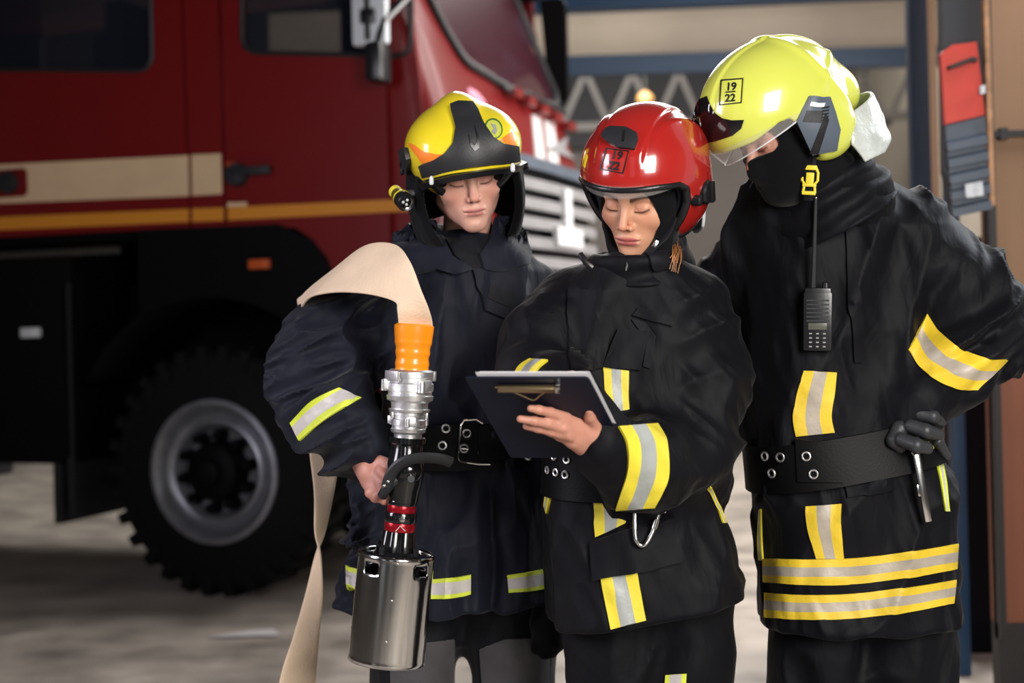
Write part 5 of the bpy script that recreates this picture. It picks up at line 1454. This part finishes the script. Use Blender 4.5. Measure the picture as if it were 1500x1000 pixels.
strip('back_tape', [(1352, 652), (1368, 672), (1376, 700), (1384, 748)], [(1360, 646), (1376, 668), (1384, 700), (1390, 748)], c3, 2.8, TAPE_L, .004, .007, tall, nu=20)
strip('side_tape', [(1113, 745), (1111, 790), (1113, 820)], [(1116, 745), (1117, 790), (1119, 820)], c3, 2.8, TAPE, .004, .007, tall, nu=16)
patch('pocket_flap', [(1232, 700), (1304, 686), (1308, 716), (1240, 730)], c3, 2.7, M['navy'], .010, .012, 6, tall)
patch('storm_flap', [(1236, 310), (1246, 312), (1262, 470), (1262, 530), (1250, 530), (1246, 470)], c3, 2.7, M['navy'], .008, .01, 6, tall)
# belt
fL3 = lambda P: L3(P) * .7 - .006
bt3 = ring('belt', W(1216, 664, 3.14), V3(-.15, 0, 1), .100, fL3, [M['leather']], R0=.42, off=.014, thick=.014, parent=tall, n=96, cols=((0, 1, 0),))
patch('belt_pad', [(1168, 640), (1202, 646), (1228, 668), (1234, 706), (1172, 704)], fL3, 2.7, M['leather'], .021, .009, 5, bt3)
eyelets([(1183, 667), (1193, 693), (1131, 666), (1140, 691), (1150, 668)], fL3, 2.7, bt3, r=.0085, off=.022)
M['glove_leather'] = mat('dark_grey_glove', (0.030, 0.032, 0.036, 1), .45, bump=.1, bscale=120)
# gloved left hand on the hip
gl = [(W(1345, 596, 3.03), W(1334, 618, 3.00), .036, .034), (W(1330, 620, 3.0), W(1330, 634, 2.99), .030, .026)]
F = [finger_chain([W(1346, 606, 2.97), W(1366, 610, 2.96), W(1378, 616, 3.0)], [.014, .0145, .0125]), finger_chain([W(1334, 624, 2.955), W(1356, 631, 2.94), W(1374, 636, 2.97)], [.0145, .0150, .0130]),
     finger_chain([W(1320, 644, 2.945), W(1342, 652, 2.925), W(1358, 656, 2.95)], [.0145, .0155, .0130]), finger_chain([W(1374, 646, 3.01), W(1386, 668, 3.03)], [.012, .010]), finger_chain([W(1318, 628, 2.97), W(1310, 645, 2.96), W(1318, 655, 2.97)], [.018, .016, .013])]
gsd = hand_sdf(gl, F, .0025)
sculpt('glove', gsd, *bounds([W(1300, 580, 2.92), W(1395, 675, 3.1)], .03), .0026, M['glove_leather'], tall)
# helmet
def helm3_outer(P):
    Q = H3.loc(P); A = np.abs(Q[:, 0]); SQ = np.stack([A, Q[:, 1], Q[:, 2]], 1)
    d = ell(Q, (0, .004, .062), (.124, .172, .131))
    d = smin(d, ell(SQ, (.085, .040, -.02), (.045, .075, .070)), .04)
    d = smin(d, ell(Q, (0, .145, .02), (.075, .055, .065)), .02)
    d = d - .004 * sss(-A, -.030, -.022) * sss(Q[:, 2], .08, .12)
    d = d - .004 * np.exp(-((Q[:, 2] - .045 - .5 * (Q[:, 1] - .02)) / .010) ** 2) * (A > .06) * sss(Q[:, 1], -.02, .05)
    d = d - .0045 * np.exp(-((Q[:, 1] - .085 + .3 * (Q[:, 2] - .05)) / .012) ** 2) * sss(Q[:, 2], -.02, .03)
    return d
K3 = [(-.30, .022), (-.12, .022), (-.070, .036), (-.048, .034), (-.036, .018), (-.018, -.035), (.000, -.088), (.014, -.104), (.085, -.098), (.12, -.060), (.16, -.035), (.28, -.02), (.28, .3), (-.30, .3)]
def helm3(P):
    Q = H3.loc(P); o = helm3_outer(P); k = poly2d(Q[:, 1:], K3)
    return smax(smax(o, k, .006), -(o + .007), .002) * .75
lo, hi = H3.O - .25, H3.O + .26
hm3 = sculpt('helmet', helm3, lo, hi, .0029, M['lime_helmet'], tall)
sculpt('liner', liner(H3, helm3_outer, K3, lower=-.002), lo, hi, .004, M['black_cloth'], hm3)
fo3 = lambda P: helm3_outer(P) * .75
sq = [(1056, 117), (1089, 114.5), (1086.5, 151), (1053.5, 154.5)]
frame_on('number_frame', sq, 2.0, fo3, 2.4, M['ink'], .0016, hm3)
ex = np.array([1, -.07]); ey = np.array([.07, -1.0])
text_on('number_text', '19', (1071, 132), ex, ey, 15.5, fo3, 2.4, M['ink'], parent=hm3, bold=.02)
text_on('number_text', '22', (1069.5, 148.5), ex, ey, 15.5, fo3, 2.4, M['ink'], parent=hm3, bold=.02)
patch('number_bar', [(1063, 134.4), (1077.5, 133.2), (1077.5, 134.8), (1063, 136)], fo3, 2.4, M['ink'], .0016, .002, 2, hm3)
patch('inner_visor', [(1021, 152), (1026, 145), (1036, 141), (1040, 152), (1047, 165), (1058, 173), (1072, 176), (1090, 175.5), (1086, 188), (1074, 198), (1050, 206), (1030, 210), (1016, 208), (1014, 180)], fo3, 2.4, M['visor_dark'], .0022, .006, 3, hm3)
patch('side_plate', [(1184, 141), (1214, 143), (1222, 165), (1229, 190), (1224, 219), (1190, 225), (1168, 182), (1166, 177)], fo3, 2.4, M['slat_grey'], .006, .01, 3, hm3)
patch('plate_window', [(1186, 150), (1206, 152), (1204, 158), (1184, 156)], fo3, 2.4, M['label_white'], .008, .004, 2, hm3)
patch('plate_panel', [(1180, 162), (1204, 163), (1202, 180), (1174, 178)], fo3, 2.4, M['matt_black'], .0075, .004, 3, hm3)
patch('plate_panel', [(1207, 166), (1186, 222), (1198, 223), (1212, 176)], fo3, 2.4, M['black_plastic'], .0075, .004, 3, hm3)
for k in range(5): patch('plate_rib', [(1202 + k * -.3, 158 + k * 4.4), (1212 - k * .3, 157 + k * 4.4), (1211 - k * .3, 159 + k * 4.4), (1201 - k * .3, 160 + k * 4.4)], fo3, 2.4, M['black_plastic'], .009, .004, 2, hm3)
shell_piece('visor', H3, (0, .004, .062), (.127, .176, .137), (-88, 96), lambda t: -.016 + .050 * t ** 2.2 + .05 * (1 - t) ** 8, lambda t: .030 + .008 * t, .002, M['visor'], hm3)
b = MB(); v_ = []
for i in range(41):
    t = i / 40; a = math.radians(-88 + 184 * t); z = -.016 + .050 * t ** 2.2 + .05 * (1 - t) ** 8; s = (z - .062) / .137; co = math.sqrt(max(0, 1 - s * s)); v_.append(H3.w(.127 * math.sin(a) * co, .004 - .176 * math.cos(a) * co, z))
b.tube(v_, .0016, 6); b.build('visor_edge', M['label_white'], hm3)
# reflective neck cloth
M['foil'] = mat('aluminised_cloth', (0.60, 0.64, 0.60, 1), .38, metal=.35, bump=.7, bscale=26, var=.25, vscale=14)
def curt3(P):
    Q = H3.loc(P)
    d = np.abs(ell(Q, (0, .080, -.055), (.112, .145, .17)) + .006 * noise(Q * 26)) - .0035
    kk = poly2d(Q[:, 1:], [(.085, -.02), (.060, -.075), (.080, -.125), (.15, -.135), (.27, -.10), (.272, -.01)])
    return smax(d, kk, .004) * .6
sculpt('neck_curtain', curt3, H3.O - .25, H3.O + V3(.3, .3, .2), .0036, M['foil'], hm3)
# yellow buckle on the chin strap
bf = Frame(cast(lambda P: np.minimum(hood3(P), collar3(P)), [(1185, 262)], 2.5)[0] + V3(0, -.010, 0), rot(-20, 0, 6))
b = MB()
for s in (-1, 1): b.tube([bf.w(s * .010, 0, .024), bf.w(s * .0155, 0, .012), bf.w(s * .016, 0, -.004), bf.w(s * .010, 0, -.012), bf.w(s * .0125, 0, -.030)], .0030, 8)
b.box(bf.w(0, 0, .0), (.008, .004, .012), bf.R, bev=.002); b.box(bf.w(0, 0, .022), (.013, .004, .005), bf.R, bev=.002); b.box(bf.w(0, 0, -.030), (.014, .004, .004), bf.R, bev=.002); b.box(bf.w(0, 0, -.014), (.014, .004, .003), bf.R, bev=.001)
b.build('buckle', M['yellow'], hm3)
b = MB(); b.box(bf.w(0, .004, .0), (.009, .002, .045), bf.R, bev=.001); b.build('chin_strap', M['black_cloth'], hm3)

# radio with aerial on the chest
q = cast(c3, [(1194, 470)], 2.7)[0]; rf = Frame(q + V3(0, -.024, 0), rot(-12, 4, 2))
ra = empty('two_way_radio', q + V3(0, -.02, 0), 'black two-way radio with long aerial on the tall man chest', 'radio')
b = MB(); b.box(rf.w(0, 0, 0), (.030, .017, .062), rf.R, bev=.007); b.box(rf.w(.0, 0, .058), (.027, .015, .012), rf.R, bev=.005); b.build('radio_body', M['black_plastic'], ra)
b = MB(); b.tube([rf.w(-.010, .0, .06), rf.w(-.009, .0, .10), rf.w(-.006, .0, .255)], [.0062, .0052, .0034], 10); b.build('aerial', M['matt_black'], ra)
b = MB(); b.sphere(rf.w(-.006, 0, .256), .0036); b.build('aerial_tip', M['steel'], ra)
b = MB(); b.lathe([(0, .008), (.014, .0075), (.016, .005)], rf.w(.016, 0, .066), rf.d(0, 0, 1), 16); b.build('volume_knob', M['black_plastic'], ra)
for k in range(6):
    b = MB(); b.box(rf.w(.0, -.0172, .044 - k * .0085), (.023, .0012, .0016), rf.R); b.build('speaker_slot', M['matt_black'], ra)
M['lcd'] = mat('radio_display', (0.09, 0.09, 0.07, 1), .3)
b = MB(); b.box(rf.w(0, -.0172, -.010), (.019, .0012, .007), rf.R, bev=.001); b.build('display', M['lcd'], ra)
M['key'] = mat('grey_key', (0.30, 0.30, 0.30, 1), .4)
for r_ in range(4):
    for c_ in range(3):
        b = MB(); b.box(rf.w(-.014 + c_ * .014, -.0172, -.025 - r_ * .0090), (.0028, .0012, .0014), rf.R); b.build('keypad_button', M['key'], ra)
# steel folding tool hanging from the belt
kn = empty('belt_tool', W(1350, 710, 2.94), 'slim steel multitool hanging at the hip below the black glove', 'tool')
a_, b__ = W(1342, 664, 2.95), W(1360, 764, 2.95); dv = (b__ - a_); Lk = np.linalg.norm(dv); dv /= Lk; uu = np.cross(dv, (0, 1, 0)); RK = np.stack([uu, (0, 1, 0), dv], 1)
b = MB(); b.box((a_ + b__) / 2, (.0075, .005, Lk / 2), RK, bev=.0035); b.build('handle', M['chrome'], kn)
b = MB(); b.box((a_ + b__) / 2 + uu * -.009 + dv * .004, (.003, .004, .012), RK, bev=.001); b.build('catch', M['steel'], kn)
b = MB(); b.torus(a_ + dv * -.004, (0, 1, 0), .008, .0018); b.build('ring', M['chrome'], kn)
# ================================================================ hose, nozzle, carabiner
M['canvas'] = mat('cream_canvas_hose', (0.74, 0.57, 0.40, 1), .75, bump=.2, bscale=200, var=.10, vscale=9)
M['orange_rubber'] = mat('orange_hose_collar', (0.90, 0.28, 0.008, 1), .32, coat=.3, var=.06)
M['red_ring'] = mat('red_anodised_ring', (0.42, 0.012, 0.02, 1), .25, metal=.6)
M['noz_black'] = mat('gloss_black_body', (0.006, 0.006, 0.007, 1), .16, coat=.5)
YN = 2.98
hs = empty('fire_hose', W(604, 480, YN), 'flat cream canvas fire hose draped over the man arm with orange collar', 'hose')
# ribbon edges: (A lower/left edge, B upper/right edge)
E = [(W(586, 500, 2.985), W(631, 500, 2.985)), (W(584, 478, 2.975), W(634, 478, 2.975)), (W(582, 455, 2.965), W(629, 455, 2.955)), (W(578, 442, 2.975), W(617, 425, 2.95)),
     (W(545, 432, 3.01), W(600, 382, 2.985)), (W(505, 428, 3.06), W(578, 358, 3.06)), (W(474, 430, 3.11), W(536, 360, 3.14)), (W(453, 436, 3.16), W(490, 394, 3.22)),
     (W(443, 450, 3.24), W(446, 430, 3.30)), (W(441, 470, 3.36), W(441, 450, 3.42)), (W(449, 540, 3.45), W(500, 530, 3.48)), (W(452, 600, 3.44), W(500, 600, 3.47)),
     (W(453, 656, 3.42), W(497, 668, 3.44)), (W(460, 720, 3.40), W(489, 722, 3.42)), (W(461, 780, 3.38), W(476, 780, 3.40)), (W(470, 812, 3.375), W(461, 816, 3.385)),
     (W(473, 870, 3.37), W(447, 870, 3.37)), (W(468, 930, 3.36), W(430, 930, 3.34)), (W(462, 1000, 3.35), W(409, 1000, 3.30)), (W(450, 1120, 3.30), W(395, 1110, 3.25)), (W(430, 1240, 3.2), W(380, 1225, 3.12)),
     (W(400, 1330, 3.1), W(360, 1310, 3.0))]
def ribbon(name, E, th, m, parent, n=8, k=6):
    A = catmull([e[0] for e in E], n); B_ = catmull([e[1] for e in E], n); v = []; N = len(A)
    for a, b_ in zip(A, B_):
        for j in range(k + 1): v.append(a + (b_ - a) * j / k)
    q = [(i * (k + 1) + j, (i + 1) * (k + 1) + j, (i + 1) * (k + 1) + j + 1, i * (k + 1) + j + 1) for i in range(N - 1) for j in range(k)]
    me = pydata(name, v, q); o = link(name, me, m, None, True)
    s_ = o.modifiers.new('thickness', 'SOLIDIFY'); s_.thickness = th; s_.offset = 0
    adopt(o, parent); bv = o.modifiers.new('b', 'BEVEL'); bv.width = th * .35; bv.segments = 2; bv.limit_method = 'ANGLE'
    return o
ribbon('canvas_hose', E, .0055, M['canvas'], hs)
b = MB(); q0, q1 = W(607, 474, YN), W(603, 546, YN); ax = q1 - q0; Lh = np.linalg.norm(ax); pr = []
for i in range(25):
    t = i / 24; pr.append((Lh * t, .0385 + .0035 * math.cos(t * 4.2) + .0009 * math.cos(t * 30 + 1) * (t > .35) - (.006 if i == 0 else 0)))
b.lathe(pr, q0, ax, 40, sq=1.0); b.build('orange_collar', M['orange_rubber'], hs)
def coupling(nm, c, ax, r, h, parent, lugs=3, ph=0.0):
    b = MB(); b.lathe([(0, r * .9), (.004, r), (h * .18, r), (h * .2, r * .95), (h * .30, r * .95), (h * .33, r * 1.02), (h * .50, r * 1.02), (h * .52, r * .96), (h * .6, r * .96), (h * .62, r * 1.03), (h * .72, r * 1.0), (h * .78, r * .82), (h * .93, r * .80), (h * .94, r * .9), (h, r * .88)], c, ax, 48)
    o = b.build(nm, M['alu'], parent)
    axn = ax / np.linalg.norm(ax); u = np.cross(axn, (0, 1, 0)); u /= np.linalg.norm(u); w_ = np.cross(axn, u)
    for k in range(lugs):
        a = 2 * math.pi * k / lugs + ph; dr = math.cos(a) * u + math.sin(a) * w_; tg = np.cross(axn, dr)
        b = MB(); b.box(c + axn * h * .36 + dr * r * 1.05, (r * .16, r * .30, h * .13), np.stack([dr, tg, axn], 1), bev=r * .06)
        b.lathe([(-h * .1, r * .17), (h * .16, r * .17)], c + axn * h * .36 + dr * r * 1.10 + tg * r * .18, axn, 14); b.build('lug', M['alu'], o)
    for k in range(2):
        a = ph + .5 + k * 3.14; dr = math.cos(a) * u + math.sin(a) * w_; tg = np.cross(axn, dr)
        b = MB(); b.box(c + axn * h * .15 + dr * r * 1.0, (r * .07, r * .45, h * .12), np.stack([dr, tg, axn], 1), bev=r * .03); b.build('lug', M['alu'], o)
    return o
pa = W(602, 541, YN); axd = W(598, 645, YN) - pa; axd /= np.linalg.norm(axd)
cp = coupling('hose_coupling', pa, axd, .048, .088, hs, 3, -1.2)
nz = empty('hose_nozzle', W(575, 960, YN), 'steel foam nozzle with black valve body held by the man', 'nozzle')
coupling('inlet_coupling', W(599, 599, YN), axd, .036, .066, nz, 3, -.7)
n0 = W(597, 640, YN); n1 = W(590, 735, YN); n2 = W(581, 810, YN); n3 = W(567, 965, YN)
ax1 = n1 - n0; L1_ = np.linalg.norm(ax1)
b = MB(); b.lathe([(0, .038), (.012, .038), (.016, .033), (.03, .034), (.045, .037), (.055, .039), (.075, .040), (.095, .039), (.11, .035), (L1_, .031)], n0, ax1, 40)
b.sphere(n0 + ax1 * .5 + V3(.004, -.010, 0), (.036, .034, .036)); b.build('valve_body', M['noz_black'], nz)
ax1n = ax1 / L1_
# bail handle arching to the right, grip on the left
b = MB(); b.tube(catmull([W(567, 712, YN - .045), W(573, 694, YN - .052), W(588, 678, YN - .06), (W(612, 671, YN - .062)), W(640, 671, YN - .06), W(661, 677, YN - .05)], 6), [.0085] * 31, 10, sq=1.5); b.build('bail_handle', M['matt_black'], nz)
b = MB(); b.tube(catmull([W(592, 700, YN - .02), W(576, 706, YN - .03), W(566, 716, YN - .03), W(560, 726, YN - .02)], 5), .011, 10); b.build('pistol_grip', M['matt_black'], nz)
for u, v in ((569, 705), (563, 711)):
    b = MB(); b.sphere(W(u, v, YN - .058), .0042); b.build('grip_bolt', M['chrome'], nz)
b = MB(); b.tube([W(594, 655, YN - .040), W(593, 672, YN - .042)], .0012, 6); b.build('white_mark', M['white'], nz)
def fake(px): return W(px[0], px[1], YN - .0405)
b = MB(); b.lathe([(0, .001), (.010, .0082), (.014, .0075)], W(603, 700, YN - .034), (0, -1, 0), 18); b.build('valve_screw', M['chrome'], nz)
dn = n3 - n1; dn /= np.linalg.norm(dn)
m1 = W(589, 736, YN)
def seg(nm, py0, py1, r0, m, r1=None, **k):
    t0 = (py0 - 736) / 694.0; t1 = (py1 - 736) / 694.0
    b = MB(); b.lathe([(0, r0 * .97), (.0015, r0), (t1 - t0 - .0015, r1 or r0), (t1 - t0, (r1 or r0) * .97)], m1 + dn * t0, dn, 48, **k); return b.build(nm, m, nz)
seg('neck', 731, 739, .031, M['noz_black'])
seg('red_ring', 738, 750, .0300, M['red_ring'])
seg('clamp_ring', 749, 764, .0345, M['noz_black'])
seg('red_ring', 763, 777, .0325, M['red_ring'])
seg('fluted_body', 776, 808, .0315, M['noz_black'], .036, flute=(14, .05))
b = MB(); cq = m1 + dn * ((771 - 736) / 694.0) + V3(.004, -.0335, 0); b.tube([cq + V3(-.010, .001, -.005), cq + V3(0, -.0005, .006), cq + V3(.010, .001, -.005)], .0011, 5); b.build('chevron_mark', M['white'], nz)
b = MB(); b.lathe([(-.005, .0065), (.003, .006), (.004, .002)], m1 + dn * ((757 - 736) / 694.0) + V3(.006, -.034, 0), (0, -1, 0), 14); b.build('clamp_screw', M['chrome'], nz)
# steel barrel with slots
c0 = m1 + dn * ((808 - 736) / 694.0); Lb_ = (967 - 808) / 694.0; u = np.cross(dn, (0, 1, 0)); u /= np.linalg.norm(u); w_ = np.cross(u, dn); w_ = w_ if w_[1] < 0 else -w_
Rb = .0775; nt, nl = 96, 30; v = []; f = []
slots = [(-.62, .24), (.80, .22), (2.4, .2), (3.9, .2)]
for j in range(nl + 1):
    for i in range(nt):
        th = 2 * math.pi * i / nt; r = Rb * (1.012 if j == 0 or j == nl else 1.0)
        v.append(c0 + dn * Lb_ * j / nl + r * (math.sin(th) * (-u if (u[0] < 0) else u) + math.cos(th) * w_))
for j in range(nl):
    for i in range(nt):
        th = 2 * math.pi * (i + .5) / nt; 
        cut = 2 <= j <= 4 and any(abs(((th - s[0] + math.pi) % (2 * math.pi)) - math.pi) < s[1] for s in slots)
        if not cut: f.append((j * nt + i, j * nt + (i + 1) % nt, (j + 1) * nt + (i + 1) % nt, (j + 1) * nt + i))
me = pydata('barrel', v, f); br = link('barrel', me, M['steel'], None, True, 40); adopt(br, nz); s_ = br.modifiers.new('t', 'SOLIDIFY'); s_.thickness = .0025
b = MB(); b.lathe([(.004, .036), (-.004, .045), (.004, .05), (.008, .074), (.014, .074)], c0, dn, 48); b.build('barrel_cap', M['noz_black'], nz)
b = MB(); b.lathe([(0, .05), (Lb_ * .95, .052)], c0 + dn * .012, dn, 32); b.build('inner_tube', M['black_plastic'], nz)
for k in range(4):
    a = k * math.pi / 2 + .6; p_ = c0 + dn * -.002 + .05 * (math.cos(a) * u + math.sin(a) * w_)
    b = MB(); b.lathe([(.004, .006), (-.012, .006), (-.016, .003)], p_, dn, 10); b.build('cap_bolt', M['black_plastic'], nz)
for t, a in ((.05, .12), (.38, .06), (.75, .02), (.03, 1.35), (.72, 1.35), (.03, -1.45), (.72, -1.45), (.38, 1.4)):
    d_ = math.sin(a) * (-u if u[0] < 0 else u) + math.cos(a) * w_
    b = MB(); b.sphere(c0 + dn * Lb_ * t + d_ * Rb, .0034); b.build('rivet', M['chrome'], nz)
# carabiner on the woman's pocket
cb = W(948, 768, 2.80); ca = empty('carabiner', cb, 'steel carabiner hanging under the woman taped sleeve', 'carabiner')
pts = catmull([W(930, 742, 2.80), W(930, 765, 2.795), W(931, 788, 2.79), W(938, 798, 2.79), W(946, 796, 2.79), W(956, 778, 2.795), W(965, 752, 2.80), W(966, 738, 2.80)], 6)
b = MB(); b.tube(pts, .0042, 12); b.build('hook', M['chrome'], ca)
b = MB(); b.lathe([(0, .006), (.018, .006)], W(958, 774, 2.793), W(966, 745, 2.8) - W(956, 778, 2.795), 12); b.build('gate', M['steel'], ca)
b = MB(); b.box(W(968, 747, 2.798), (.010, .005, .005), bev=.002); b.build('hinge', M['alu'], ca)
